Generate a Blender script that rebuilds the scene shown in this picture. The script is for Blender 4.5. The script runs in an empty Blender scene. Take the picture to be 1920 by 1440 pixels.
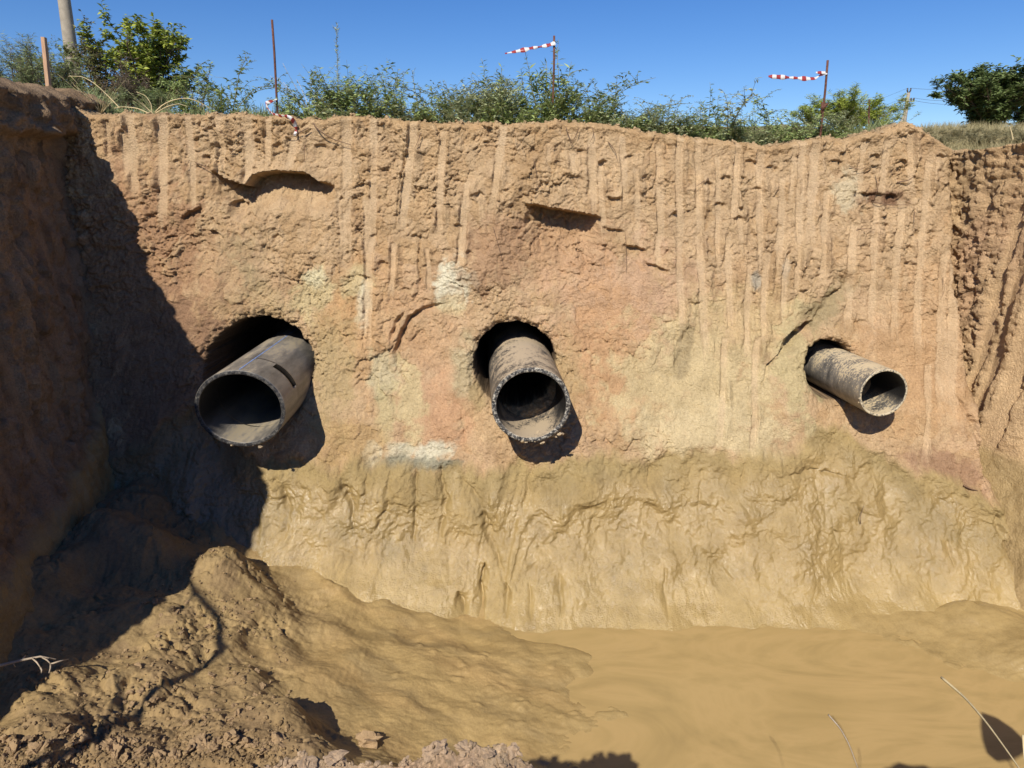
import bpy, math, random
import numpy as np
from mathutils import Vector, Matrix

random.seed(7)
rng = np.random.default_rng(7)
scene = bpy.context.scene
COL = scene.collection
R = math.radians

# ------------------------------------------------------------------ camera
PITCH = 15.0
F = 1280.0                       # focal length in pixels of the 1920 px wide photograph
cam = bpy.data.cameras.new('camera')
cam.sensor_width = 36.0
cam.lens = 24.0
cam.clip_start = 0.05
cam.clip_end = 2000.0
camo = bpy.data.objects.new('camera', cam)
COL.objects.link(camo)
camo.location = (0, 0, 0)        # eye of the person on the near bank = origin
camo.rotation_euler = (R(90 - PITCH), 0, 0)
scene.camera = camo

# ------------------------------------------------------------------ light
LIGHT = Vector((0.35, 1.0, -0.96)).normalized()
ELEV = math.asin(-LIGHT.z)
AZ = math.atan2(-LIGHT.x, -LIGHT.y)          # clockwise from +Y
world = bpy.data.worlds.new('World')
scene.world = world
world.use_nodes = True
wn = world.node_tree
bg = wn.nodes['Background']
sky = wn.nodes.new('ShaderNodeTexSky')
sky.sky_type = 'NISHITA'
sky.sun_disc = False
sky.sun_elevation = ELEV
sky.sun_rotation = AZ
sky.altitude = 600
sky.air_density = 1.0
sky.dust_density = 0.15
sky.ozone_density = 4.0
hs = wn.nodes.new('ShaderNodeHueSaturation')
hs.inputs['Saturation'].default_value = 1.28
hs.inputs['Hue'].default_value = 0.512
wn.links.new(sky.outputs[0], hs.inputs['Color'])
wn.links.new(hs.outputs[0], bg.inputs[0])
bg.inputs[1].default_value = 0.096
sun = bpy.data.lights.new('sun', 'SUN')
sun.energy = 5.0
sun.angle = R(0.53)
sun.color = (1.0, 0.935, 0.83)
suno = bpy.data.objects.new('sun', sun)
COL.objects.link(suno)
suno.location = (-6, -14, 16)
suno.rotation_euler = LIGHT.to_track_quat('-Z', 'Y').to_euler()
vs = scene.view_settings
vs.view_transform = 'Standard'
vs.look = 'None'
vs.exposure = 0.32
vs.gamma = 1.0
vs.use_curve_mapping = False

# ------------------------------------------------------------------ geometry helpers
CT, ST = math.cos(R(PITCH)), math.sin(R(PITCH))

def ray(px, py):
    u = (px - 960.0) / F
    v = (720.0 - py) / F
    return np.array((u, CT + v * ST, -ST + v * CT))

def at(px, py, Y):
    d = ray(px, py)
    return d * (Y / d[1])

def atz(px, py, z):
    d = ray(px, py)
    return d * (z / d[2])

# --- numpy noise
_perm = np.random.default_rng(3).permutation(4096).astype(np.int64)
_ga = np.random.default_rng(4).random(4096) * 2 * np.pi
_gx, _gy = np.cos(_ga), np.sin(_ga)
_rv = np.random.default_rng(5).random((4, 4096))

def _h(ix, iy, seed):
    return _perm[(_perm[(ix + seed * 131) & 4095] + iy) & 4095]

def gnoise(x, y, seed=0):
    ix = np.floor(x).astype(np.int64); iy = np.floor(y).astype(np.int64)
    fx = x - ix; fy = y - iy
    u = fx * fx * fx * (fx * (fx * 6 - 15) + 10)
    v = fy * fy * fy * (fy * (fy * 6 - 15) + 10)
    def g(a, b):
        h = _h(ix + a, iy + b, seed)
        return _gx[h] * (fx - a) + _gy[h] * (fy - b)
    n0 = g(0, 0) * (1 - u) + g(1, 0) * u
    n1 = g(0, 1) * (1 - u) + g(1, 1) * u
    return (n0 * (1 - v) + n1 * v) * 1.5

def fbm(x, y, octv=4, seed=0, gain=0.5):
    a, s, t = 1.0, 0.0, 0.0
    f = 1.0
    for o in range(octv):
        s = s + a * gnoise(x * f + o * 17.3, y * f - o * 9.1, seed + o)
        t += a
        a *= gain
        f *= 2.03
    return s / t

def ridged(x, y, octv=4, seed=0, gain=0.5):
    a, s, t = 1.0, 0.0, 0.0
    f = 1.0
    for o in range(octv):
        n = 1 - np.abs(gnoise(x * f + o * 7.7, y * f + o * 3.3, seed + o)) * 1.6
        s = s + a * n
        t += a
        a *= gain
        f *= 2.1
    return s / t

def worley(x, y, seed=0):
    ix = np.floor(x).astype(np.int64); iy = np.floor(y).astype(np.int64)
    f1 = np.full(x.shape, 9.0); f2 = np.full(x.shape, 9.0)
    cid = np.zeros(x.shape, dtype=np.int64)
    dxs = np.zeros(x.shape); dys = np.zeros(x.shape)
    for a in (-1, 0, 1):
        for b in (-1, 0, 1):
            h = _h(ix + a, iy + b, seed)
            dx = x - (ix + a + _rv[0][h]); dy = y - (iy + b + _rv[1][h])
            d = np.sqrt(dx * dx + dy * dy)
            m = d < f1
            f2 = np.where(m, f1, np.minimum(f2, d))
            f1 = np.where(m, d, f1)
            cid = np.where(m, h, cid)
            dxs = np.where(m, dx, dxs); dys = np.where(m, dy, dys)
    return f1, f2, cid, dxs, dys

def chunks(x, y, seed=0):
    """broken-lump relief: each cell is a tilted facet with its own offset"""
    f1, f2, c, dx, dy = worley(x, y, seed)
    off = _rv[2][c] - 0.5
    tx = _rv[3][c] - 0.5
    ty = _rv[0][(c * 7 + 3) & 4095] - 0.5
    edge = np.clip((f2 - f1) * 4, 0, 1)
    return (off * 0.9 + dx * tx * 1.5 + dy * ty * 1.5) * 0.8 - (1 - edge) * 0.25

def sstep(a, b, x):
    t = np.clip((x - a) / (b - a), 0, 1)
    return t * t * (3 - 2 * t)

def seg_dist(gx, gz, ax, az, bx, bz):
    dx, dz = bx - ax, bz - az
    L2 = dx * dx + dz * dz + 1e-12
    t = np.clip(((gx - ax) * dx + (gz - az) * dz) / L2, 0, 1)
    return np.hypot(gx - ax - t * dx, gz - az - t * dz), t

# ------------------------------------------------------------------ object helpers
def tag(o, label=None, cat=None, group=None, kind=None):
    if label: o['label'] = label
    if cat: o['category'] = cat
    if group: o['group'] = group
    if kind: o['kind'] = kind
    return o

def link(name, me, parent=None):
    o = bpy.data.objects.new(name, me)
    COL.objects.link(o)
    if parent is not None:
        o.parent = parent
    return o

def empty(name, loc):
    o = bpy.data.objects.new(name, None)
    o.empty_display_size = 0.2
    COL.objects.link(o)
    o.location = loc
    return o

def mesh_np(name, V, Fq, mat=None, smooth=True, attrs=None):
    """V (n,3) floats, Fq (m,k) ints with k = 3 or 4"""
    me = bpy.data.meshes.new(name)
    V = np.asarray(V, dtype=np.float32); Fq = np.asarray(Fq, dtype=np.int32)
    k = Fq.shape[1]; m = len(Fq)
    me.vertices.add(len(V)); me.vertices.foreach_set('co', V.ravel())
    me.loops.add(m * k); me.loops.foreach_set('vertex_index', Fq.ravel())
    me.polygons.add(m)
    me.polygons.foreach_set('loop_start', np.arange(0, m * k, k, dtype=np.int32))
    me.polygons.foreach_set('use_smooth', np.full(m, smooth, dtype=bool))
    me.update(calc_edges=True)
    for an, arr in (attrs or {}).items():
        arr = np.asarray(arr, dtype=np.float32)
        if arr.ndim == 2:
            at_ = me.attributes.new(an, 'FLOAT_COLOR', 'POINT')
            if arr.shape[1] == 3:
                arr = np.hstack([arr, np.ones((len(arr), 1), dtype=np.float32)])
            at_.data.foreach_set('color', arr.ravel())
        else:
            at_ = me.attributes.new(an, 'FLOAT', 'POINT')
            at_.data.foreach_set('value', arr)
    if mat: me.materials.append(mat)
    return me

def grid_faces(n, m, keep=None, flip=False):
    i = np.arange(n * m).reshape(n, m)
    q = np.stack([i[:-1, :-1], i[:-1, 1:], i[1:, 1:], i[1:, :-1]], -1)
    if flip: q = q[..., ::-1]
    if keep is not None:
        return q[keep]
    return q.reshape(-1, 4)

class MB:
    """collects tubes, leaves and boxes into one mesh"""
    def __init__(s):
        s.v = []; s.f3 = []; s.n = 0; s.t = []
    def add(s, V, T, tint=0.5):
        V = np.asarray(V, dtype=float); T = np.asarray(T, dtype=int)
        s.v.append(V); s.f3.append(T + s.n); s.n += len(V)
        s.t.append(np.full(len(V), tint) if np.isscalar(tint) else np.asarray(tint))
    def tube(s, pts, r0, r1=None, k=5, tint=0.5, cap=True):
        pts = np.asarray(pts, dtype=float)
        n = len(pts)
        r1 = r0 if r1 is None else r1
        rr = np.linspace(r0, r1, n) if np.isscalar(r0) else np.asarray(r0)
        tan = np.gradient(pts, axis=0)
        tan /= np.linalg.norm(tan, axis=1, keepdims=True) + 1e-12
        ref = np.array((0.31, 0.17, 0.93)) if abs(tan[0][2]) < 0.8 else np.array((0.95, 0.2, 0.1))
        a = np.cross(tan, ref); a /= np.linalg.norm(a, axis=1, keepdims=True) + 1e-12
        b = np.cross(tan, a)
        th = np.arange(k) * 2 * np.pi / k
        ring = pts[:, None, :] + rr[:, None, None] * (np.cos(th)[None, :, None] * a[:, None, :] + np.sin(th)[None, :, None] * b[:, None, :])
        V = ring.reshape(-1, 3)
        T = []
        for i in range(n - 1):
            for j in range(k):
                p, q = i * k + j, i * k + (j + 1) % k
                T += [(p, q, q + k), (p, q + k, p + k)]
        if cap:
            for e, o in ((0, 1), (n - 1, -1)):
                c = len(V); V = np.vstack([V, pts[e]])
                for j in range(k):
                    p, q = e * k + j, e * k + (j + 1) % k
                    T.append((c, q, p) if o == 1 else (c, p, q))
        s.add(V, T, tint)
    def box(s, c, d, rot=None):
        x, y, z = d
        V = np.array([(i * x / 2, j * y / 2, k * z / 2) for i in (-1, 1) for j in (-1, 1) for k in (-1, 1)])
        if rot is not None: V = V @ np.array(rot.to_3x3()).T
        V = V + np.asarray(c)
        Q = [(0, 1, 3, 2), (4, 6, 7, 5), (0, 4, 5, 1), (2, 3, 7, 6), (0, 2, 6, 4), (1, 5, 7, 3)]
        T = []
        for q in Q: T += [(q[0], q[1], q[2]), (q[0], q[2], q[3])]
        s.add(V, T)
    def leaves(s, P, D, N, L, Wd, tint):
        """folded lance-shaped leaves: base P, direction D, normal N, length L, width Wd (arrays)"""
        P = np.asarray(P); D = np.asarray(D); N = np.asarray(N)
        D = D / (np.linalg.norm(D, axis=1, keepdims=True) + 1e-9)
        S = np.cross(D, N); S /= np.linalg.norm(S, axis=1, keepdims=True) + 1e-9
        N = np.cross(S, D)
        L = np.asarray(L)[:, None]; Wd = np.asarray(Wd)[:, None]
        b = P; t = P + D * L - N * L * 0.12
        m = P + D * L * 0.45
        l = m + S * Wd * 0.5 + N * Wd * 0.18
        r = m - S * Wd * 0.5 + N * Wd * 0.18
        n = len(P)
        V = np.stack([b, l, t, r, m - N * Wd * 0.06], 1).reshape(-1, 3)
        i = np.arange(n)[:, None] * 5
        T = np.concatenate([i + np.array([[0, 1, 4]]), i + np.array([[1, 2, 4]]), i + np.array([[2, 3, 4]]), i + np.array([[3, 0, 4]])], 0)
        s.add(V, T, np.repeat(tint, 5))
    def mesh(s, name, mat, smooth=True):
        V = np.vstack(s.v); T = np.vstack(s.f3)
        return mesh_np(name, V, T, mat, smooth, {'tint': np.concatenate(s.t)})
    def build(s, name, mat, parent=None, smooth=True):
        return link(name, s.mesh(name, mat, smooth), parent)

# ------------------------------------------------------------------ materials
def newmat(name):
    m = bpy.data.materials.new(name)
    m.use_nodes = True
    nt = m.node_tree
    return m, nt, nt.nodes['Principled BSDF']

def node(nt, typ, **kw):
    n = nt.nodes.new(typ)
    for k, v in kw.items():
        if k.startswith('i_'):
            n.inputs[k[2:].replace('_', ' ')].default_value = v
        else:
            setattr(n, k, v)
    return n

def ramp(nt, stops):
    n = nt.nodes.new('ShaderNodeValToRGB')
    e = n.color_ramp.elements
    while len(e) < len(stops): e.new(0.5)
    for el, (p, c) in zip(e, stops):
        el.position = p
        el.color = (*c, 1) if len(c) == 3 else c
    return n

def soil_material(name, bump_scale=70.0, bump=0.6, dist=0.012):
    m, nt, bs = newmat(name)
    L = nt.links.new
    tc = node(nt, 'ShaderNodeTexCoord')
    col = node(nt, 'ShaderNodeAttribute', attribute_name='Col')
    wet = node(nt, 'ShaderNodeAttribute', attribute_name='wet')
    n1 = node(nt, 'ShaderNodeTexNoise', i_Scale=5.0, i_Detail=8.0, i_Roughness=0.7)
    n2 = node(nt, 'ShaderNodeTexNoise', i_Scale=60.0, i_Detail=6.0, i_Roughness=0.7)
    L(tc.outputs['Object'], n1.inputs['Vector']); L(tc.outputs['Object'], n2.inputs['Vector'])
    r1 = ramp(nt, [(0.30, (0.72, 0.70, 0.66)), (0.52, (1, 1, 1)), (0.72, (1.16, 1.15, 1.12))])
    r2 = ramp(nt, [(0.28, (0.66, 0.64, 0.60)), (0.5, (1, 1, 1)), (0.72, (1.2, 1.2, 1.18))])
    L(n1.outputs['Fac'], r1.inputs['Fac']); L(n2.outputs['Fac'], r2.inputs['Fac'])
    m1 = node(nt, 'ShaderNodeMix', data_type='RGBA', blend_type='MULTIPLY'); m1.inputs[0].default_value = 0.8
    m2 = node(nt, 'ShaderNodeMix', data_type='RGBA', blend_type='MULTIPLY')
    L(col.outputs['Color'], m1.inputs[6]); L(r1.outputs['Color'], m1.inputs[7])
    L(m1.outputs[2], m2.inputs[6]); L(r2.outputs['Color'], m2.inputs[7])
    fw = node(nt, 'ShaderNodeMapRange'); fw.inputs['To Min'].default_value = 0.75; fw.inputs['To Max'].default_value = 0.25
    L(wet.outputs['Fac'], fw.inputs['Value']); L(fw.outputs[0], m2.inputs[0])
    L(m2.outputs[2], bs.inputs['Base Color'])
    rr = node(nt, 'ShaderNodeMapRange'); rr.inputs['To Min'].default_value = 0.95; rr.inputs['To Max'].default_value = 0.19
    L(wet.outputs['Fac'], rr.inputs['Value']); L(rr.outputs[0], bs.inputs['Roughness'])
    sp = node(nt, 'ShaderNodeMapRange'); sp.inputs['To Min'].default_value = 0.12; sp.inputs['To Max'].default_value = 0.55
    L(wet.outputs['Fac'], sp.inputs['Value']); L(sp.outputs[0], bs.inputs['Specular IOR Level'])
    nb = node(nt, 'ShaderNodeTexNoise', i_Scale=bump_scale, i_Detail=7.0, i_Roughness=0.75)
    L(tc.outputs['Object'], nb.inputs['Vector'])
    b = node(nt, 'ShaderNodeBump', i_Distance=dist)
    bsn = node(nt, 'ShaderNodeMapRange'); bsn.inputs['To Min'].default_value = bump; bsn.inputs['To Max'].default_value = bump * 0.45
    L(wet.outputs['Fac'], bsn.inputs['Value']); L(bsn.outputs[0], b.inputs['Strength'])
    vo = node(nt, 'ShaderNodeTexVoronoi', i_Scale=bump_scale * 1.3)
    wa = node(nt, 'ShaderNodeMix', data_type='VECTOR'); wa.inputs[0].default_value = 0.025
    L(tc.outputs['Object'], wa.inputs[4]); L(nb.outputs['Color'], wa.inputs[5]); L(wa.outputs[1], vo.inputs['Vector'])
    hm = node(nt, 'ShaderNodeMath', operation='MULTIPLY_ADD'); hm.inputs[1].default_value = -0.5
    L(vo.outputs['Distance'], hm.inputs[0]); L(nb.outputs['Fac'], hm.inputs[2])
    L(hm.outputs[0], b.inputs['Height']); L(b.outputs['Normal'], bs.inputs['Normal'])
    return m

MAT_SOIL = soil_material('excavated_soil', 60.0, 0.9, 0.016)
MAT_MUD = soil_material('wet_mud', 45.0, 0.5, 0.010)

def simple_mat(name, col, rough=0.8, var=0.35, scale=20.0, bump=0.3, stretch=(1, 1, 1), spec=0.3, metallic=0.0):
    m, nt, bs = newmat(name)
    L = nt.links.new
    tc = node(nt, 'ShaderNodeTexCoord')
    mp = node(nt, 'ShaderNodeMapping'); mp.inputs['Scale'].default_value = stretch
    L(tc.outputs['Object'], mp.inputs['Vector'])
    n = node(nt, 'ShaderNodeTexNoise', i_Scale=scale, i_Detail=7.0, i_Roughness=0.65)
    L(mp.outputs[0], n.inputs['Vector'])
    lo = tuple(c * (1 - var) for c in col); hi = tuple(min(0.9, c * (1 + var)) for c in col)
    r = ramp(nt, [(0.3, lo), (0.5, col), (0.7, hi)])
    L(n.outputs['Fac'], r.inputs['Fac']); L(r.outputs['Color'], bs.inputs['Base Color'])
    bs.inputs['Roughness'].default_value = rough
    bs.inputs['Specular IOR Level'].default_value = spec
    bs.inputs['Metallic'].default_value = metallic
    b = node(nt, 'ShaderNodeBump', i_Strength=bump, i_Distance=0.01)
    L(n.outputs['Fac'], b.inputs['Height']); L(b.outputs['Normal'], bs.inputs['Normal'])
    return m

def leaf_mat(name, dark, light, trans=0.25, rough=0.55):
    m, nt, bs = newmat(name)
    L = nt.links.new
    a = node(nt, 'ShaderNodeAttribute', attribute_name='tint')
    r = ramp(nt, [(0.0, dark), (1.0, light)])
    L(a.outputs['Fac'], r.inputs['Fac'])
    L(r.outputs['Color'], bs.inputs['Base Color'])
    bs.inputs['Roughness'].default_value = rough
    bs.inputs['Specular IOR Level'].default_value = 0.35
    tr = node(nt, 'ShaderNodeBsdfTranslucent')
    L(r.outputs['Color'], tr.inputs['Color'])
    mx = node(nt, 'ShaderNodeMixShader'); mx.inputs[0].default_value = trans
    out = nt.nodes['Material Output']
    L(bs.outputs[0], mx.inputs[1]); L(tr.outputs[0], mx.inputs[2]); L(mx.outputs[0], out.inputs['Surface'])
    return m

# ------------------------------------------------------------------ back wall of the pit
_pz = np.array([-6.0, -3.5, -3.33, -3.25, -3.15, -3.0, -2.75, -2.35, -1.9, -1.5, -1.0, -0.3, 0.4, 0.9, 3.0])
_py = np.array([0.5, 4.0, 4.50, 4.76, 4.93, 5.08, 5.25, 5.48, 5.70, 5.95, 6.18, 6.42, 6.60, 6.68, 6.9])
def Yn(z):
    return np.interp(z, _pz, _py)

def W(px, py):
    """the point of the nominal back wall that the photograph shows at px, py -> (X, Z)"""
    d = ray(px, py)
    lo, hi = 3.0 / d[1], 7.5 / d[1]
    for _ in range(40):
        t = 0.5 * (lo + hi)
        if t * d[1] < Yn(t * d[2]): lo = t
        else: hi = t
    return t * d[0], t * d[2]

def WL(pts):
    return [W(*p) for p in pts]

TOP = [(-300, 190), (0, 190), (60, 184), (110, 187), (150, 205), (175, 216), (260, 216), (350, 215), (440, 214), (500, 220), (570, 224), (640, 222), (700, 223), (750, 228),
       (800, 229), (850, 236), (900, 234), (950, 236), (1000, 231), (1030, 230), (1090, 234), (1150, 238), (1200, 247), (1250, 257), (1300, 259), (1350, 266), (1400, 268), (1430, 277), (1480, 272),
       (1505, 264), (1540, 262), (1580, 262), (1620, 254), (1655, 246), (1690, 236), (1712, 243), (1735, 258), (1765, 278), (1800, 291), (1830, 283), (1870, 279), (1920, 273), (2200, 265)]
_tx = []; _tz = []
for p in TOP:
    q = at(p[0], p[1], 6.72)
    _tx.append(q[0]); _tz.append(q[2])
def ztop(x):
    return np.interp(x, _tx, _tz)

WATER_Z = -3.25
DX = 0.0076
xs = np.arange(-4.5, 4.6, DX)
NZ = 590
vv = np.linspace(0, 1, NZ)
K = 34
Xg = np.tile(xs, (NZ, 1))
tz = ztop(xs) + 0.030 * fbm(xs * 9, xs * 0 + 3.3, 5, 60, .6) + 0.03 * fbm(xs * 2.5, xs * 0 + 1.3, 3, 61)
Zb = -3.6
Zg = Zb + vv[:, None] * (tz - Zb)[None, :]
below = tz[None, :] - Zg          # metres below the rim

# -- wet line (above it dry soil, below it wet mud)
WETL = [(-200, 860), (0, 880), (150, 880), (220, 850), (300, 790), (360, 760), (430, 820), (480, 868), (560, 862), (620, 868), (660, 862), (720, 868), (800, 876), (860, 880), (900, 880), (960, 872), (1020, 868), (1100, 862), (1200, 855),
        (1320, 848), (1440, 850), (1500, 835), (1540, 790), (1590, 800), (1640, 848), (1700, 872), (1760, 882), (1800, 895), (1850, 935), (1920, 905), (2100, 900)]
_w = [W(*p) for p in WETL]
wetz = np.interp(xs, [a for a, b in _w], [b for a, b in _w])
wn_ = 0.10 * fbm(Xg * 3, Zg * 3, 4, 20) + 0.09 * fbm(Xg * 7, Zg * 1.3, 4, 25) + 0.03 * fbm(Xg * 20, Zg * 14, 3, 28)
WET = sstep(0.05, -0.07, Zg - wetz[None, :] - wn_)
soft = sstep(0.10, -0.45, Zg - wetz[None, :] - wn_)     # the mud gets smoother further down

# -- tooth marks of the digger bucket: (x0,y0,x1,y1,width)
TEETH = [(203, 230, 207, 300, 9), (230, 250, 240, 330, 9), (243, 222, 254, 362, 15), (303, 222, 301, 430, 16), (351, 224, 361, 395, 11), (408, 222, 413, 335, 12), (462, 224, 466, 346, 15), (503, 222, 500, 302, 11), (550, 258, 543, 320, 12),
         (650, 232, 648, 500, 15), (638, 360, 642, 470, 9), (701, 230, 694, 500, 12), (688, 380, 690, 640, 13), (775, 236, 753, 436, 13), (831, 250, 823, 432, 11), (876, 345, 862, 496, 12), (945, 243, 919, 408, 12), (738, 460, 732, 560, 9),
         (801, 470, 806, 552, 7), (1030, 270, 1030, 306, 10), (1073, 290, 1077, 324, 10), (1109, 256, 1114, 396, 12), (1125, 310, 1130, 405, 9), (1168, 262, 1172, 354, 10), (1193, 320, 1197, 426, 10), (1235, 278, 1241, 430, 12), (1233, 440, 1236, 500, 10), (1274, 264, 1276, 433, 12), (1273, 450, 1280, 600, 11),
         (1310, 266, 1312, 430, 11), (1312, 448, 1324, 640, 13), (1345, 300, 1348, 472, 9), (1385, 272, 1378, 388, 11), (1387, 392, 1391, 458, 9), (1426, 290, 1428, 480, 12), (1366, 450, 1370, 578, 10), (1470, 338, 1464, 472, 11), (1492, 276, 1487, 350, 8),
         (1507, 270, 1501, 426, 13), (1533, 270, 1522, 434, 14), (1553, 362, 1545, 490, 10), (1622, 270, 1612, 342, 11), (1666, 266, 1653, 355, 11), (1707, 252, 1709, 326, 11), (1741, 310, 1724, 660, 12), (1691, 385, 1678, 606, 13), (1645, 385, 1637, 594, 12),
         (1603, 425, 1593, 590, 12), (1774, 474, 1770, 760, 15), (1800, 466, 1787, 760, 19), (1740, 690, 1735, 840, 11), (1405, 500, 1402, 640, 10), (1440, 480, 1432, 600, 10), (1478, 480, 1470, 570, 9), (1420, 640, 1410, 820, 10), (1360, 640, 1350, 800, 10), (1500, 440, 1497, 520, 9)]
teeth = np.zeros_like(Xg)
side = np.zeros_like(Xg)
for i, (x0, y0, x1, y1, w) in enumerate(TEETH):
    ext = 46 if (x0 > 1120 and y1 - y0 > 70) else (20 if y1 - y0 > 100 else 4)
    a, b = W(x0, y0 - 2), W(x1 + (x1 - x0) * ext / (y1 - y0), y1 + ext)
    hw = w * 0.5 * 0.0058
    jx0 = np.searchsorted(xs, min(a[0], b[0]) - 0.2); jx1 = np.searchsorted(xs, max(a[0], b[0]) + 0.2)
    gx = Xg[:, jx0:jx1]; gz = Zg[:, jx0:jx1]
    t = np.clip((gz - a[1]) / (b[1] - a[1] - 1e-9), -0.2, 1.2)
    cx = a[0] + (b[0] - a[0]) * t + 0.004 * np.sin(t * 7 + i)
    wob = 0.5 * hw * fbm(gz * 4 + i * 5, gx * 0 + i, 3, 70) + 0.18 * hw * gnoise(gz * 30, gx * 0 + i, 71)
    dist = np.abs(gx - cx)
    ends = sstep(-0.02, 0.03, t + 0.03) * sstep(1.0, 0.72, t + 0.10 * gnoise(gx * 40, gz * 3, 73))
    mk = sstep(hw * 1.25, hw * 0.8, dist + wob) * ends
    teeth[:, jx0:jx1] = np.maximum(teeth[:, jx0:jx1], mk)
    rib = sstep(hw * 3.6, hw * 1.2, dist) * ends * sstep(hw * 0.7, hw * 1.2, dist)
    side[:, jx0:jx1] = np.maximum(side[:, jx0:jx1], rib)
brk = sstep(0.15, 0.42, fbm(Xg * 4.2, Zg * 2.2, 4, 33))
teeth = teeth * (1 - 0.55 * brk) * (0.9 + 0.1 * gnoise(Xg * 160, Zg * 2, 34))

# -- relief (metres towards the pit)
warpx = 0.06 * fbm(Xg * 4, Zg * 4, 3, 90); warpz = 0.06 * fbm(Xg * 4 + 9, Zg * 4, 3, 94)
big = 0.055 * fbm(Xg * 0.9, Zg * 0.9, 3, 1)
med = 0.032 * fbm(Xg * 3.6 + warpx, Zg * 3.0, 4, 5)
warpx += 0.020 * fbm(Xg * 15, Zg * 15, 3, 95); warpz += 0.020 * fbm(Xg * 15 + 5, Zg * 15, 3, 98)
ch1 = 0.036 * chunks((Xg + warpx) * 7, (Zg + warpz) * 6.5, 11)
ch2 = 0.022 * chunks((Xg + warpx) * 19 + 3, (Zg + warpz) * 22, 12) + 0.012 * chunks((Xg + warpx) * 44 + 3, (Zg + warpz) * 50, 13)
fine = 0.016 * fbm(Xg * 30, Zg * 34, 4, 15, 0.7)
led = 0.022 * (ridged((Xg + warpx) * 3.2, (Zg + warpz) * 8, 5, 17, 0.6) - 0.55) - 0.020 * sstep(0.12, 0.0, np.abs(fbm((Xg + warpx) * 5, (Zg + warpz) * 7, 3, 19))) * sstep(0.0, 0.3, fbm(Xg * 2.3, Zg * 2.3, 2, 23))
coarse = sstep(-0.35, 0.35, fbm(Xg * 1.3 + 4, Zg * 1.3, 3, 40))         # patches of rougher and smoother soil
upper = sstep(1.75, 1.1, below + 0.3 * fbm(Xg * 1.5, Zg * 0, 2, 41))
rough = (0.40 + 0.80 * coarse) * (0.72 + 0.50 * upper)
for (px, py, rx, ry, k) in [(1150, 560, 150, 80, .6), (1330, 720, 150, 110, .45), (800, 700, 60, 110, .5), (1080, 320, 60, 60, .5), (520, 420, 90, 60, .3), (1700, 720, 80, 90, .4)]:
    c = W(px, py)
    rough = rough * (1 - k *  np.exp(-((Xg - c[0]) / (rx * .0052)) ** 2 - ((Zg - c[1]) / (ry * .0054)) ** 2))
rough = rough * (1 - 0.30 * sstep(1.0, 1.8, Xg))
dry = big + (med + (ch1 + ch2 + led) * rough + fine * (0.5 + 0.5 * rough)) * (1 - 0.93 * teeth) - 0.016 * teeth + 0.004 * teeth * fbm(Xg * 120, Zg * 1.5, 2, 36) + 0.045 * side * (1 - teeth) * sstep(-0.1, 0.35, fbm(Xg * 6, Zg * 3, 3, 43))
def billow(x, y, octv, seed, gain=.5):
    t, a_, f, n = 0, 1.0, 1.0, 0.0
    for o in range(octv):
        t = t + a_ * np.abs(gnoise(x * f + o * 5.1, y * f - o * 3.7, seed + o)); n += a_; a_ *= gain; f *= 2.15
    return t / n
mwx = Xg + 0.10 * fbm(Xg * 2.5, Zg * 2.5, 3, 501); mwz = Zg + 0.10 * fbm(Xg * 2.5 + 9, Zg * 2.5, 3, 504)
leftm = sstep(0.3, -0.6, Xg)                 # the rilled part below and between the two big pipes
mud = (0.16 * fbm(Xg * 1.1, Zg * 1.3, 3, 50) + 0.085 * billow(mwx * 2.3, mwz * (2.6 - 1.5 * leftm), 3, 51, .42)
       + 0.030 * billow(mwx * 8, mwz * 10, 3, 55, .5) * (0.10 + 1.0 * sstep(-0.05, 0.35, fbm(Xg * 1.8, Zg * 2.2, 2, 58))) + 0.030 * fbm(mwx * 5, mwz * 4, 4, 56, .6) + 0.018 * fbm(mwx * 18, mwz * 22, 4, 54, 0.7) + 0.012 * chunks(mwx * 16, mwz * 16, 506) * sstep(0.0, 0.3, fbm(Xg * 2.2 + 5, Zg * 2.2, 2, 507)) + 0.006 * fbm(Xg * 55, Zg * 60, 2, 59) - 0.04)
# lobes slumping out at the foot
foot = sstep(-2.7, -3.2, Zg)
mud = mud * (1 - 0.35 * foot) + foot * (0.16 * fbm(Xg * 1.5 + 3, Zg * 1.2, 3, 505) + 0.04)
disp = dry * (1 - WET) + mud * WET
crev = sstep(4.04, 4.24, Xg + 0.05 * fbm(Zg * 2.5, Xg * 0, 3, 520) + 0.03 * fbm(Zg * 11, Xg * 6, 3, 523) + 0.035 * (Zg + 0.6))
disp -= crev * (0.42 + 0.05 * chunks(Xg * 9, Zg * 7, 526) + 0.035 * chunks(Xg * 24, Zg * 24, 527)) * sstep(-2.9, -2.2, Zg)
disp += sstep(3.8, 4.1, Xg) * (1 - crev) * 0.05 * chunks(Xg * 12, Zg * 12, 528) * sstep(-0.4, 0.2, Zg)
# a soft bulge where the mud is plastered on
disp += 0.03 * WET

def window(pts, pad):
    X = [p[0] for p in pts]
    return max(0, np.searchsorted(xs, min(X) - pad)), np.searchsorted(xs, max(X) + pad)

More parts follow.
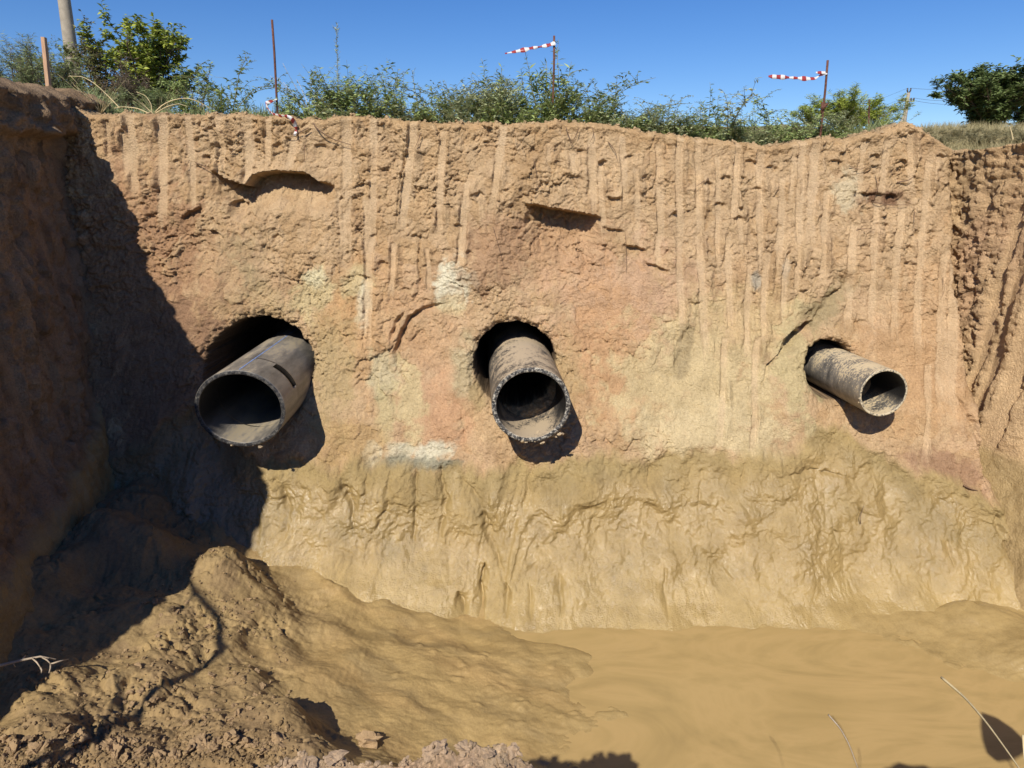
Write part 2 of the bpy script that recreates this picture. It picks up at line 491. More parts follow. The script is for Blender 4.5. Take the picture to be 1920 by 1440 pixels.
def crack(pts, width, depth, rag=0.5, wob=0.03):
    """V-shaped cut that narrows and runs out at both ends; one side stands higher than the other"""
    P = np.array(WL(pts))
    j0, j1 = window(P, 0.25)
    gx, gz = Xg[:, j0:j1], Zg[:, j0:j1]
    sd_ = int(abs(P[0][0]) * 100) % 50
    wx = gx + wob * fbm(gx * 5 + sd_, gz * 5, 4, 77, .6); wz = gz + wob * fbm(gx * 5 + 5, gz * 5 + sd_, 4, 78, .6)
    seg = np.hypot(*(np.diff(P, axis=0).T)); tot = seg.sum()
    d = np.full(gx.shape, 9.0); arc = np.zeros(gx.shape); acc = 0
    for k, (a, b) in enumerate(zip(P[:-1], P[1:])):
        q, t = seg_dist(wx, wz, a[0], a[1], b[0], b[1])
        m_ = q < d
        d = np.where(m_, q, d); arc = np.where(m_, (acc + t * seg[k]) / tot, arc)
        acc += seg[k]
    env = np.clip(np.sin(np.pi * np.clip(arc, 0.02, 0.98)), 0, 1) ** 0.55
    w = width * env * (1 + 1.6 * rag * fbm(gx * 7, gz * 7, 3, 79))
    w = np.maximum(w, 0.002)
    disp[:, j0:j1] -= depth * env * np.clip(1 - d / w, 0, 1) ** 0.8 * (0.8 + 0.6 * fbm(gx * 9, gz * 9, 2, 80))

def rill(pts, width, depth):
    """washed-out runnel: broad soft valley with a narrow cut at the bottom"""
    crack(pts, width * 2.6, depth * 0.55, 0.3, 0.05)
    crack(pts, width * 0.9, depth * 0.6, 0.6, 0.05)

def scoop(edge, depth, fall, soften=0.02):
    """soil broken away under a ledge: deep right below the edge, running out downwards"""
    P = sorted(WL(edge))
    ex = np.array([p[0] for p in P]); ez = np.array([p[1] for p in P])
    j0, j1 = window(P, 0.02)
    gx, gz = Xg[:, j0:j1], Zg[:, j0:j1]
    e = np.interp(gx, ex, ez) + 0.022 * fbm(gx * 10, gx * 0, 3, 81) + 0.008 * fbm(gx * 40, gz * 3, 2, 82)
    t = (gx - ex[0]) / (ex[-1] - ex[0])
    env = np.clip(np.minimum(t, 1 - t) * 5, 0, 1) ** 0.7
    f = fall * (0.55 + 0.45 * env) * (1 + 0.35 * fbm(gx * 3.5, gx * 0 + 7, 2, 83))
    dn = e - gz
    prof = sstep(0, soften, dn) * np.clip(1 - dn / f, 0, 1) ** 0.8
    disp[:, j0:j1] -= depth * prof * env
    # the lip stands a little proud
    disp[:, j0:j1] += 0.28 * depth * env * np.exp(-np.clip(-dn, 0, 9) / 0.06) * (dn < 0) 

scoop([(395, 318), (430, 338), (462, 347), (476, 326), (520, 320), (572, 322), (600, 340), (628, 346)], 0.26, 0.36)
scoop([(984, 380), (1010, 384), (1050, 392), (1090, 398), (1128, 406)], 0.22, 0.50)
scoop([(1128, 424), (1150, 428), (1172, 432)], 0.04, 0.10)
scoop([(1168, 455), (1190, 462), (1214, 468)], 0.06, 0.10)
scoop([(1205, 487), (1228, 496), (1256, 508)], 0.045, 0.08)
scoop([(1138, 366), (1150, 370), (1166, 370)], 0.05, 0.06)
scoop([(1290, 566), (1304, 568), (1318, 564)], 0.03, 0.05)
scoop([(1606, 360), (1640, 362), (1690, 364)], 0.04, 0.12)
scoop([(336, 408), (352, 396), (376, 386)], 0.07, 0.10)
scoop([(422, 378), (440, 374), (456, 380)], 0.08, 0.28)
scoop([(1240, 600), (1256, 602), (1270, 600)], 0.02, 0.06)
scoop([(1060, 330), (1085, 328), (1100, 334)], 0.02, 0.09)
scoop([(640, 520), (670, 512), (700, 522)], 0.03, 0.10)
scoop([(850, 524), (870, 520), (884, 524)], 0.03, 0.05)
for (x, y, w, dp) in [(1622, 458, 22, .03), (1660, 470, 20, .025), (1705, 462, 18, .03), (1630, 505, 24, .03), (1665, 520, 18, .025), (1706, 492, 20, .04), (1655, 418, 26, .03), (1614, 600, 30, .03), (1330, 470, 16, .03), (1255, 470, 18, .03),
                      (1420, 350, 22, .04), (1350, 380, 24, .05), (1325, 340, 18, .05), (1385, 405, 22, .04), (1460, 420, 18, .03), (1360, 330, 20, .05), (560, 300, 22, .04), (520, 270, 20, .04), (600, 270, 26, .04), (680, 290, 24, .03), (480, 260, 18, .04),
                      (270, 380, 22, .04), (275, 400, 22, .03), (270, 430, 24, .03), (330, 300, 16, .04), (384, 290, 16, .05), (390, 240, 20, .04), (320, 440, 24, .03), (400, 470, 22, .03), (520, 440, 24, .03), (560, 420, 20, .03), (640, 370, 12, .04),
                      (700, 440, 16, .03), (720, 490, 24, .04), (780, 440, 22, .04), (820, 470, 20, .03), (860, 420, 18, .04), (900, 360, 22, .04), (880, 470, 16, .03), (760, 540, 22, .03), (800, 560, 26, .03), (960, 300, 22, .03), (1000, 280, 20, .03),
                      (1050, 270, 22, .04), (1090, 280, 20, .04), (1180, 290, 22, .04), (1210, 330, 22, .03), (1130, 300, 18, .05), (1410, 300, 26, .05), (1450, 310, 26, .05), (1480, 300, 20, .03), (1570, 300, 30, .04), (1590, 330, 26, .04), (1640, 290, 22, .05), (1690, 300, 24, .06), (1760, 290, 20, .04)]:
    scoop([(x - w / 2, y + 2), (x, y - 2), (x + w / 2, y + 3)], dp * 0.8, 0.05 + 0.04 * random.random())

crack([(835, 570), (790, 582), (768, 596), (752, 630), (742, 660), (746, 696)], 0.036, 0.12, .6, 0.014)
crack([(758, 585), (742, 608), (732, 640)], 0.030, 0.09)
crack([(748, 690), (768, 720)], 0.010, 0.03)
crack([(1528, 606), (1510, 622), (1478, 648), (1455, 664)], 0.070, 0.26, 0.3)
crack([(1455, 664), (1440, 690), (1425, 730)], 0.022, 0.05)
crack([(1600, 515), (1560, 565), (1515, 622), (1480, 655)], 0.15, 0.075, .6)
crack([(1592, 528), (1560, 560), (1528, 606)], 0.03, 0.04)
crack([(1290, 612), (1282, 650), (1266, 694)], 0.055, 0.06, 0.2)
crack([(1240, 650), (1228, 690)], 0.018, 0.03, 0.2)
crack([(864, 762), (868, 800), (872, 830)], 0.008, 0.03)
crack([(880, 760), (890, 800), (905, 840)], 0.008, 0.02)
crack([(1500, 540), (1470, 600)], 0.006, 0.015)
crack([(1790, 740), (1830, 800), (1850, 880), (1862, 940)], 0.035, 0.09)
crack([(1630, 745), (1640, 770)], 0.006, 0.02)
crack([(762, 240), (752, 330), (742, 440)], 0.010, 0.05)
crack([(790, 430), (785, 500), (788, 540)], 0.014, 0.05)
# runnels in the wet mud
for pts, w, dp in [([(640, 880), (662, 960), (672, 1000)], .030, .06), ([(735, 880), (722, 960), (700, 1000)], .030, .06), ([(782, 870), (778, 960), (770, 1020)], .026, .06), ([(828, 872), (834, 930), (826, 1010)], .026, .06),
                   ([(862, 890), (902, 940), (918, 1000), (935, 1060), (950, 1110)], .034, .07), ([(690, 880), (684, 930)], .020, .04), ([(908, 1050), (900, 1100), (906, 1168)], .026, .10), ([(856, 1100), (876, 1160)], .018, .06),
                   ([(950, 1090), (948, 1148)], .018, .07), ([(990, 1090), (992, 1150)], .016, .05), ([(1048, 1070), (1049, 1140)], .018, .06), ([(1248, 1060), (1252, 1146)], .020, .05), ([(1200, 940), (1290, 1010), (1380, 1090)], .05, .03),
                   ([(1612, 950), (1608, 990)], .016, .05), ([(1560, 960), (1570, 1020)], .012, .03), ([(1770, 1000), (1780, 1060)], .014, .05), ([(1320, 880), (1312, 960)], .018, .03), ([(1000, 880), (980, 960)], .03, .03),
                   ([(1450, 890), (1530, 880), (1600, 900)], .012, .03), ([(1220, 860), (1216, 920)], .014, .03), ([(1400, 860), (1385, 910)], .014, .03), ([(1860, 950), (1880, 1010), (1900, 1060)], .03, .07), ([(520, 900), (540, 960), (530, 1010)], .03, .05)]:
    rill(pts, w * 1.15, dp * 1.1)
# slumped slab below the middle ledge: faces away from the sun
P = WL([(985, 290), (935, 440), (880, 560)])
e = np.interp(Zg, [P[2][1], P[1][1], P[0][1]], [P[2][0], P[1][0], P[0][0]]) + 0.03 * fbm(Xg * 6, Zg * 6, 3, 85)
zz = sstep(P[2][1] - 0.05, P[2][1] + 0.2, Zg) * sstep(P[0][1] + 0.05, P[0][1] - 0.3, Zg)
u_ = Xg - e
disp += 0.10 * zz * np.where(u_ < 0, np.exp(np.clip(u_, -9, 0) / 0.35), np.clip(1 - u_ / 0.42, -0.6, 1)) * sstep(1.0, 0.42, u_)
# slab left of the small pipe
P = WL([(1420, 720), (1470, 655), (1512, 620), (1512, 760), (1450, 800)])
cx, cz = W(1480, 710)
disp += 0.07 * np.exp(-(((Xg - cx) / 0.20) ** 2 + ((Zg - cz) / 0.32) ** 2))
# the rim: crust slightly overhanging, crumbling
disp += 0.035 * np.exp(-below / 0.07) * (1 + 1.5 * fbm(Xg * 5, Xg * 0 + 2, 3, 62))
disp -= 0.06 * np.clip(1 - below / 0.035, 0, 1) ** 2

# -- bored holes round the pipes: (cx,cy,rx,ry)
HOLES = [(482, 692, 104, 99), (965, 682, 77, 79), (1560, 694, 51, 56)]
hole = np.zeros_like(Xg)
cell0 = _rv[2][worley(Xg * 24, Zg * 24, 89)[2]] - 0.5
rimr = np.zeros_like(Xg)
hole_shade = np.zeros_like(Xg)
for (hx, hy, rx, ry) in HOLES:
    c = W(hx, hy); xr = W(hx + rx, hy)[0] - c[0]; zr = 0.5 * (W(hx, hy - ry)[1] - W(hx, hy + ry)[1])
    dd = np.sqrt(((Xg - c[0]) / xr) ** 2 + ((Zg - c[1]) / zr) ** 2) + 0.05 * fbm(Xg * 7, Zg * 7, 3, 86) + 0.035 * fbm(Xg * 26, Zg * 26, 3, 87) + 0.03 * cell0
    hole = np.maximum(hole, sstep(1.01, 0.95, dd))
    hole_shade = np.maximum(hole_shade, sstep(1.05, 0.99, dd))
    rimr = np.maximum(rimr, sstep(1.6, 1.02, dd) * (dd > 0.97))
    disp -= 0.05 * sstep(1.18, 1.0, dd)
disp += 0.03 * rimr * chunks(Xg * 22, Zg * 22, 88)

Yg = Yn(Zg) - disp * (1 - hole) + 1.9 * hole
# crumbly lip and the ground behind it
kk = (np.arange(1, K + 1) / K)[:, None]
Ye = Yg[-1][None, :]
Yl = Ye + 0.95 * kk ** 1.6
Xl = np.tile(xs, (K, 1))
Zl = tz[None, :] + 0.02 * (1 - np.exp(-kk * 9)) + 0.03 * fbm(Xl * 7, Yl * 7, 4, 63) * np.minimum(1, kk * 6) + 0.012 * chunks(Xl * 16, Yl * 16, 64) * np.minimum(1, kk * 8)
# -- colours
def mixc(C, col, m):
    C += (np.array(col)[None, None, :] - C) * m[..., None]

C_TAN = (0.470, 0.328, 0.190); C_PALE = (0.545, 0.402, 0.250); C_PINK = (0.480, 0.312, 0.194); C_ORNG = (0.480, 0.292, 0.142)
C_CREAM = (0.51, 0.405, 0.225); C_WHITE = (0.62, 0.565, 0.41); C_BROWN = (0.285, 0.178, 0.098); C_OLIVE = (0.33, 0.245, 0.125); C_MUD = (0.300, 0.213, 0.090); C_RED = (0.36, 0.185, 0.098)
Cg = np.empty(Xg.shape + (3,)); Cg[:] = C_TAN
mixc(Cg, (0.43, 0.280, 0.150), 0.8 * sstep(0.0, 0.5, fbm(Xg * 2, Zg * 2, 4, 100)))
mixc(Cg, C_PINK, 0.45 * sstep(0.0, 0.5, fbm(Xg * 1.1, Zg * 1.0, 4, 104)) * sstep(0.5, 1.2, below))
mixc(Cg, C_BROWN, 0.35 * sstep(0.12, 0.5, fbm(Xg * 6, Zg * 6, 4, 108)))
mixc(Cg, (0.43, 0.275, 0.135), 0.6 * sstep(0.10, 0.0, below))
_f1, _f2, _c, _a, _b = worley((Xg + warpx) * 7, (Zg + warpz) * 6.5, 11)
_g1, _g2, _e, _a, _b = worley((Xg + warpx) * 19 + 3, (Zg + warpz) * 22, 12)
cellw = 0.55 * (_rv[2][_c] - 0.5) + 0.30 * (_rv[2][_e] - 0.5)
mixc(Cg, (0.39, 0.25, 0.125), 0.55 * sstep(0.62, 0.9, _rv[3][_c]))
mixc(Cg, (0.52, 0.37, 0.21), 0.45 * sstep(0.65, 0.95, _rv[1][_e]))
def patch(px, py, rx, ry, col, s=0.9, soft=0.35, rot=0, warp=0.35):
    c = W(px, py)
    sx = rx * 0.0052; sz = ry * 0.0054
    X_ = Xg - c[0]; Z_ = Zg - c[1]
    m_ = (np.abs(X_) < sx * 2.5 + sz * 2.5) & (np.abs(Z_) < sz * 2.5 + sx * 2.5)
    cr, sr = math.cos(R(rot)), math.sin(R(rot))
    X2 = X_ * cr + Z_ * sr; Z2 = -X_ * sr + Z_ * cr
    d = np.sqrt((X2 / sx) ** 2 + (Z2 / sz) ** 2)
    d = d + warp * fbm(Xg * 6 + px * 0.01, Zg * 6, 4, 110) * 2.0 + 0.22 * fbm(Xg * 24, Zg * 24, 3, 114) + 0.8 * cellw
    mixc(Cg, col, s * sstep(1 + soft * 0.5, 1 - soft, d) * m_)
patch(1150, 560, 150, 95, C_PINK, .9, .6)
patch(1050, 460, 110, 60, (0.44, 0.27, 0.15), .7, .7)
patch(1130, 660, 90, 120, (0.47, 0.28, 0.145), .8, .6)
patch(690, 600, 70, 120, C_ORNG, .6, .9)
patch(640, 590, 45, 45, C_ORNG, .9, .4)
patch(800, 700, 75, 150, C_PINK, .65, .9)
patch(800, 640, 60, 60, C_ORNG, .4, .9)
patch(840, 780, 50, 70, (0.47, 0.275, 0.155), .7, .7)
patch(1330, 730, 170, 120, C_CREAM, .85, .45)
patch(1420, 600, 120, 60, (0.49, 0.36, 0.19), .7, .6)
patch(1330, 810, 150, 45, (0.55, 0.44, 0.26), .75, .4)
patch(1490, 690, 40, 90, (0.46, 0.37, 0.2), .9, .4)
patch(1555, 572, 62, 24, (0.30, 0.235, 0.13), .85, .5, 42)
patch(855, 532, 33, 42, C_WHITE, .95, .25, 0, .25)
patch(850, 575, 25, 18, C_CREAM, .7, .5)
patch(588, 550, 34, 45, C_CREAM, .95, .35, -30)
patch(668, 530, 28, 24, C_CREAM, .9, .35)
patch(680, 580, 14, 40, C_WHITE, .6, .4)
patch(592, 520, 24, 16, (0.55, 0.50, 0.33), .7, .4)
patch(722, 700, 26, 36, (0.46, 0.40, 0.25), .8, .5, 0, .5)
patch(768, 755, 24, 60, C_CREAM, .9, .4, 8, .45)
patch(725, 770, 20, 40, (0.44, 0.37, 0.2), .7, .5)
patch(868, 690, 24, 60, (0.44, 0.37, 0.225), .75, .6, 0, .5)
patch(895, 745, 16, 26, C_OLIVE, .8, .4)
patch(700, 850, 16, 14, C_WHITE, .8, .3)
patch(745, 850, 22, 15, (0.53, 0.48, 0.34), .8, .5, 0, .5)
patch(812, 852, 36, 19, (0.55, 0.52, 0.39), .85, .5, 0, .6)
patch(770, 872, 90, 12, (0.24, 0.225, 0.16), .85, .4)
patch(840, 872, 30, 10, (0.24, 0.225, 0.16), .8, .4)
patch(930, 470, 60, 85, (0.33, 0.20, 0.115), .75, .5, -25)
patch(985, 330, 26, 70, (0.38, 0.245, 0.125), .6, .5, -20)
patch(450, 500, 42, 70, (0.34, 0.262, 0.148), .8, .6)
patch(470, 575, 110, 28, (0.38, 0.29, 0.155), .7, .7)
patch(390, 590, 40, 30, C_OLIVE, .6, .5)
patch(620, 690, 45, 120, (0.38, 0.29, 0.15), .7, .6)
patch(650, 830, 60, 40, (0.43, 0.29, 0.13), .6, .6)
patch(1060, 700, 30, 60, (0.36, 0.27, 0.14), .6, .5)
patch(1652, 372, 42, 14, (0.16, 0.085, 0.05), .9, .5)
patch(1590, 360, 26, 34, (0.52, 0.44, 0.29), .75, .4)
patch(1760, 620, 60, 160, (0.46, 0.29, 0.155), .6, .6)
patch(1700, 680, 90, 100, (0.45, 0.28, 0.145), .7, .6)
patch(1780, 880, 70, 26, (0.27, 0.16, 0.10), .7, .5, -15)
patch(1285, 655, 14, 46, (0.31, 0.24, 0.135), .75, .4, -15)
patch(1232, 670, 10, 24, (0.36, 0.28, 0.16), .6, .4, -15)
patch(1420, 525, 10, 22, (0.36, 0.32, 0.25), .8, .5)
patch(1475, 505, 6, 24, (0.42, 0.37, 0.30), .6, .5)
patch(380, 580, 90, 130, (0.43, 0.275, 0.155), .6, .6)
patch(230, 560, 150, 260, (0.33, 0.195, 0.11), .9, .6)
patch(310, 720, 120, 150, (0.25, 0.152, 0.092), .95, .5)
# the slots the teeth left are smoother, paler, keep the colour of the soil they cross
mixc(Cg, C_PALE, 0.62 * teeth * (1 - WET))
Cm = np.empty_like(Cg); Cm[:] = C_MUD
mixc(Cm, (0.245, 0.180, 0.080), 0.8 * sstep(-0.05, 0.4, fbm(Xg * 1.6, Zg * 2, 4, 120)))
mixc(Cm, (0.335, 0.236, 0.102), 0.7 * sstep(0.0, 0.45, fbm(Xg * 2.1 + 4, Zg * 1.2, 4, 124)))
mixc(Cm, (0.345, 0.248, 0.103), 0.75 * sstep(-2.8, -3.2, Zg + 0.12 * fbm(Xg * 3, Zg * 3, 3, 128)))
dz_ = sstep(-0.25, 0.0, Zg - wetz[None, :])
mixc(Cm, (0.325, 0.245, 0.112), 0.5 * dz_)
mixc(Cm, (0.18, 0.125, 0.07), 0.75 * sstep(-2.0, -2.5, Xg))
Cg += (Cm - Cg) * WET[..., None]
# tunnels: earth with the shade inside painted in, almost black
mixc(Cg, (0.06, 0.042, 0.03), hole_shade * 0.95)
wetA = WET * (0.35 + 0.65 * sstep(0.0, -0.35, Zg - wetz[None, :] - 2 * wn_)) * (0.95 + 0.5 * fbm(Xg * 2.5, Zg * 2.5, 3, 130))
wetA = np.clip(wetA, 0, 1)
# lip rows take the rim colour, a little greyer (dried turf and dust)
Cl = np.repeat(Cg[-1][None], K, 0).copy()
mixc(Cl, (0.36, 0.265, 0.155), np.clip(kk * 2, 0, 0.9) * np.ones_like(Xl))
P3 = np.stack([np.vstack([Xg, Xl]), np.vstack([Yg, Yl]), np.vstack([Zg, Zl])], -1)
CA = np.vstack([Cg, Cl])
WA = np.vstack([wetA, np.zeros_like(Xl)])
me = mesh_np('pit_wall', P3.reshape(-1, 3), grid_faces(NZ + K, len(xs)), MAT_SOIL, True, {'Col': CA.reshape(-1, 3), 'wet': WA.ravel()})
pit_wall = tag(link('pit_wall', me), kind='structure')

def wall_point(px, py):
    """a point on the built back wall"""
    x, z = W(px, py)
    j = int(np.clip(np.searchsorted(xs, x), 0, len(xs) - 1))
    i = int(np.clip(round((z - Zb) / (tz[j] - Zb) * (NZ - 1)), 0, NZ - 1))
    return np.array((x, Yg[i, j], Zg[i, j]))

# ------------------------------------------------------------------ side walls
def side_wall(name, plan, batter, y0, y1, step, top_fn, sgn, base, tints, seed, relief=1.0, teethspec=None, wet_fn=None):
    """plan(Y) -> X of the rim; leans into the pit (towards -sgn) going down"""
    ys = np.arange(y0, y1, step)
    top = top_fn(ys) + 0.03 * fbm(ys * 4, ys * 0 + seed, 4, seed)
    n = int(4.6 / step)
    v = np.linspace(0, 1, n)
    Yy = np.tile(ys, (n, 1)); Zz = Zb + v[:, None] * (top - Zb)[None, :]
    bl = top[None, :] - Zz
    wx_ = 0.06 * fbm(Yy * 4, Zz * 4, 3, seed + 3); wz_ = 0.06 * fbm(Yy * 4 + 8, Zz * 4, 3, seed + 5)
    d = relief * (0.07 * fbm(Yy * 1.2, Zz * 0.8, 3, seed + 7) + 0.04 * fbm(Yy * 4, Zz * 2.2, 4, seed + 9) + 0.03 * chunks((Yy + wx_) * 7, (Zz + wz_) * 6, seed + 11)
        + 0.016 * chunks((Yy + wx_) * 20, (Zz + wz_) * 20, seed + 12) + 0.010 * fbm(Yy * 26, Zz * 26, 3, seed + 13))
    d += 0.05 * fbm(Yy * 8 + wx_ * 3, Zz * 0.9, 4, seed + 45) * (1.0 if sgn < 0 else 0.35)
    tm = np.zeros_like(d)
    for (ty, z0, z1, w, ln) in (teethspec or []):
        c = ty + ln * (Zz - z0)
        m_ = sstep(w * 0.62, w * 0.42, np.abs(Yy - c) + 0.2 * w * fbm(Zz * 6, Yy * 2, 2, seed + 15)) * sstep(z1, z1 - 0.12, Zz) * sstep(z0, z0 + 0.15, Zz)
        tm = np.maximum(tm, m_)
    d = d * (1 - 0.85 * tm) - 0.035 * tm
    d += 0.05 * np.exp(-bl / 0.08) * (1 + fbm(Yy * 5, Yy * 0, 3, seed + 17))
    if sgn > 0:    # crumbling edge beside the crevice, a scraped buttress in front of it
        nr = sstep(5.95, 6.25, Yy + 0.1 * fbm(Zz * 3, Yy, 3, seed + 40))
        d += nr * (0.035 * chunks((Yy + wx_) * 8, (Zz + wz_) * 6, seed + 41) + 0.030 * chunks((Yy + wx_) * 22, (Zz + wz_) * 22, seed + 42)) * (1 - tm)
        d += 0.11 * np.exp(-((Yy - 5.82 - 0.03 * Zz) / 0.22) ** 2) * sstep(0.0, -0.8, Zz)
    if sgn < 0:    # turf clod hanging over the rim
        ed = 0.34 + 0.05 * fbm(Yy * 5, Yy * 0, 3, seed + 40)
        d += 0.20 * sstep(5.2, 5.9, Yy) * sstep(ed, ed - 0.05, bl) * (0.5 + bl) * (1 + 0.8 * fbm(Yy * 6, Zz * 6, 3, seed + 41))
    wet = np.zeros_like(d)
    if wet_fn is not None:
        wet = sstep(0.06, -0.08, Zz - wet_fn(Yy) - 0.1 * fbm(Yy * 4, Zz * 4, 3, seed + 19))
        d = d * (1 - 0.5 * wet) + 0.04 * wet
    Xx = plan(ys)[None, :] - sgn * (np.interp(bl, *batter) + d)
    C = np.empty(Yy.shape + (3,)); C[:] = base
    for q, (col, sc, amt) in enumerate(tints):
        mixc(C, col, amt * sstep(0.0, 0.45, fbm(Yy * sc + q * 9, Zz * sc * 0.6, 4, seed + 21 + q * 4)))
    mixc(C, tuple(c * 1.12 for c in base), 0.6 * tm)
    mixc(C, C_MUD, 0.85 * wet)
    # lip rows running away from the pit
    k2 = (np.arange(1, 15) / 14)[:, None]
    Xl_ = Xx[-1][None, :] + sgn * 1.2 * k2 ** 1.5
    Yl_ = np.tile(ys, (14, 1))
    Zl_ = top[None, :] + (0.09 * fbm(Xl_ * 5, Yl_ * 5, 5, seed + 31, .6) + 0.03 * chunks(Xl_ * 12, Yl_ * 12, seed + 33)) * np.minimum(1, k2 * 4) + (0.10 * np.minimum(1, k2 * 3) if sgn < 0 else 0)
    Cl_ = np.repeat(C[-1][None], 14, 0) * 0.9
    P = np.stack([np.vstack([Xx, Xl_]), np.vstack([Yy, Yl_]), np.vstack([Zz, Zl_])], -1)
    me = mesh_np(name, P.reshape(-1, 3), grid_faces(n + 14, len(ys), flip=(sgn > 0)), MAT_SOIL, True,
                 {'Col': np.vstack([C, Cl_]).reshape(-1, 3), 'wet': np.vstack([wet * 0.5, np.zeros_like(Xl_)]).ravel()})
    return tag(link(name, me), kind='structure'), (ys, Xx, Zz)

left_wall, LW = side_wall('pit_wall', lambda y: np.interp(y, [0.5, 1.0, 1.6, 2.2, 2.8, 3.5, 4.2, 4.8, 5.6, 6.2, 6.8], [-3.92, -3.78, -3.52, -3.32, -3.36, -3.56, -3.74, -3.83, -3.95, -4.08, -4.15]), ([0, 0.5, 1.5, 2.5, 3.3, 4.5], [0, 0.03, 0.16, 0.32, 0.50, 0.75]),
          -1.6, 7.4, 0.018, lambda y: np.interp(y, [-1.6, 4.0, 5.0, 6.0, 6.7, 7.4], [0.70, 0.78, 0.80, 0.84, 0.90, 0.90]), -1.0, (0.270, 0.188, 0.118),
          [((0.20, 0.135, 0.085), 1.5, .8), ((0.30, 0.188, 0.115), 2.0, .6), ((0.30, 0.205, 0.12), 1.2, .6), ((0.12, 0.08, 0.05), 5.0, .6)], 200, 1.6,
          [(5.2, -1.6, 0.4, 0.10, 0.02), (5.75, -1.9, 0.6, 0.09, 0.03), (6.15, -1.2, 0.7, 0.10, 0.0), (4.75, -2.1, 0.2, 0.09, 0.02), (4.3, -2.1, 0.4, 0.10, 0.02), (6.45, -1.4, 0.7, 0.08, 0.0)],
          lambda y: np.interp(y, [1.2, 3.9, 4.6, 5.4, 6.2, 7.4], [-2.3, -2.25, -2.18, -1.95, -1.6, -1.5]))
right_wall, RW = side_wall('pit_wall', lambda y: np.interp(y, [0.5, 4.5, 5.5, 6.2, 6.75, 7.4], [5.9, 5.05, 4.68, 4.42, 4.24, 4.05]), ([0, 1.0, 2.0, 2.8, 3.4, 4.5], [0, 0.06, 0.16, 0.34, 0.62, 1.2]),
          3.6, 7.2, 0.012, lambda y: np.interp(y, [3.6, 5.4, 6.0, 6.6, 7.2], [0.60, 0.56, 0.50, 0.45, 0.42]), 1.0, (0.47, 0.325, 0.180),
          [((0.42, 0.275, 0.145), 2.0, .7), ((0.46, 0.285, 0.17), 1.2, .6), ((0.28, 0.175, 0.10), 5.0, .4)], 260, 0.9,
          [(5.92, -2.3, -0.5, 0.13, 0.02), (5.70, -2.4, -0.7, 0.12, 0.02), (5.45, -2.4, 0.3, 0.12, 0.0), (6.12, -1.9, 0.0, 0.09, 0.0), (5.2, -2.4, 0.3, 0.12, 0.0)],
          lambda y: np.interp(y, [3.6, 5.0, 6.0, 7.2], [-2.25, -2.25, -2.1, -2.0]))

# ------------------------------------------------------------------ pit floor: mud flows, mounds, foreground rubble bank
ANCH = [(1400, 1300, -3.50), (1700, 1400, -3.55), (1250, 1330, -3.40), (1450, 1420, -3.47), (1450, 1370, -3.47), (1330, 1425, -3.42), (1600, 1430, -3.47), (1560, 1350, -3.45), (1850, 1435, -3.47), (1230, 1390, -3.33), (1140, 1250, -3.31), (1095, 1240, -3.24), (1060, 1225, -3.21), (1040, 1200, -3.24), (1110, 1300, -3.27), (1160, 1330, -3.24), (1200, 1345, -3.27), (1180, 1400, -3.28),  (1000, 1175, -3.24), (1030, 1270, -3.22),
        (900, 1190, -3.235), (800, 1190, -3.20), (700, 1170, -3.14), (600, 1150, -3.08), (560, 1110, -3.04), (500, 1110, -2.97), (950, 1230, -3.20), (860, 1250, -3.17), (760, 1240, -3.13), (508, 1040, -2.98), (505, 1085, -2.99),
        (700, 1300, -3.12), (850, 1330, -3.18), (600, 1230, -3.06), (500, 1220, -2.93), (950, 1340, -3.20), (1050, 1340, -3.23), (1060, 1400, -3.26), (900, 1400, -3.22), (800, 1400, -3.17), (700, 1370, -3.10), (640, 1310, -3.05), (650, 1350, -3.07),
        (430, 1015, -2.50), (410, 1045, -2.55), (440, 1030, -2.56), (380, 1080, -2.62), (460, 1040, -2.66), (350, 1120, -2.70), (300, 1110, -2.68), (470, 1090, -2.82), (430, 1120, -2.78), (500, 1060, -2.9), 
        (300, 1220, -2.70), (400, 1190, -2.76), (200, 1270, -2.66), (100, 1265, -2.56), (300, 1330, -2.76), (430, 1270, -2.80), (500, 1310, -2.62), (530, 1300, -2.66), (520, 1340, -2.66), (585, 1300, -3.0), (600, 1340, -3.03), (560, 1260, -2.95), (620, 1400, -3.05),
        (400, 1390, -2.70), (200, 1390, -2.64), (50, 1390, -2.54), (520, 1380, -2.68), (560, 1400, -2.82), (480, 1430, -2.72), (300, 1450, -2.66), (0, 1450, -2.5),
        (200, 1100, -2.62), (100, 1150, -2.60), (0, 1130, -2.5), (250, 1000, -2.42), (150, 1020, -2.40), (300, 880, -2.3), (240, 920, -2.32), (380, 900, -2.5), (420, 950, -2.6), (340, 780, -2.2), (400, 860, -2.6), (470, 900, -2.8), (200, 950, -2.2), (60, 1060, -2.35), (460, 940, -2.75),
        (1500, 1166, -3.25), (1600, 1182, -3.25), (1700, 1200, -3.25), (1800, 1245, -3.25), (1920, 1300, -3.25), (1990, 1330, -3.25), (1700, 1150, -3.17), (1850, 1150, -3.10), (1850, 1200, -3.18), (1920, 1200, -3.13), (1990, 1200, -3.08), (1600, 1150, -3.19), (1500, 1140, -3.25), (1500, 1220, -3.33), (1700, 1270, -3.35), (1850, 1330, -3.36), (1920, 1400, -3.42), (2050, 1400, -3.4),  (1200, 1250, -3.40), (1300, 1220, -3.45)]
for p in [(500, 960), (540, 960), (520, 1010), (560, 1010), (600, 1050), (560, 1060), (650, 1080), (700, 1110), (780, 1130), (860, 1145), (940, 1155), (720, 1060), (820, 1090), (900, 1100), (620, 1000), (700, 1000), (800, 1040)]:
    ANCH.append((p[0], p[1], W(*p)[1] - 0.035))
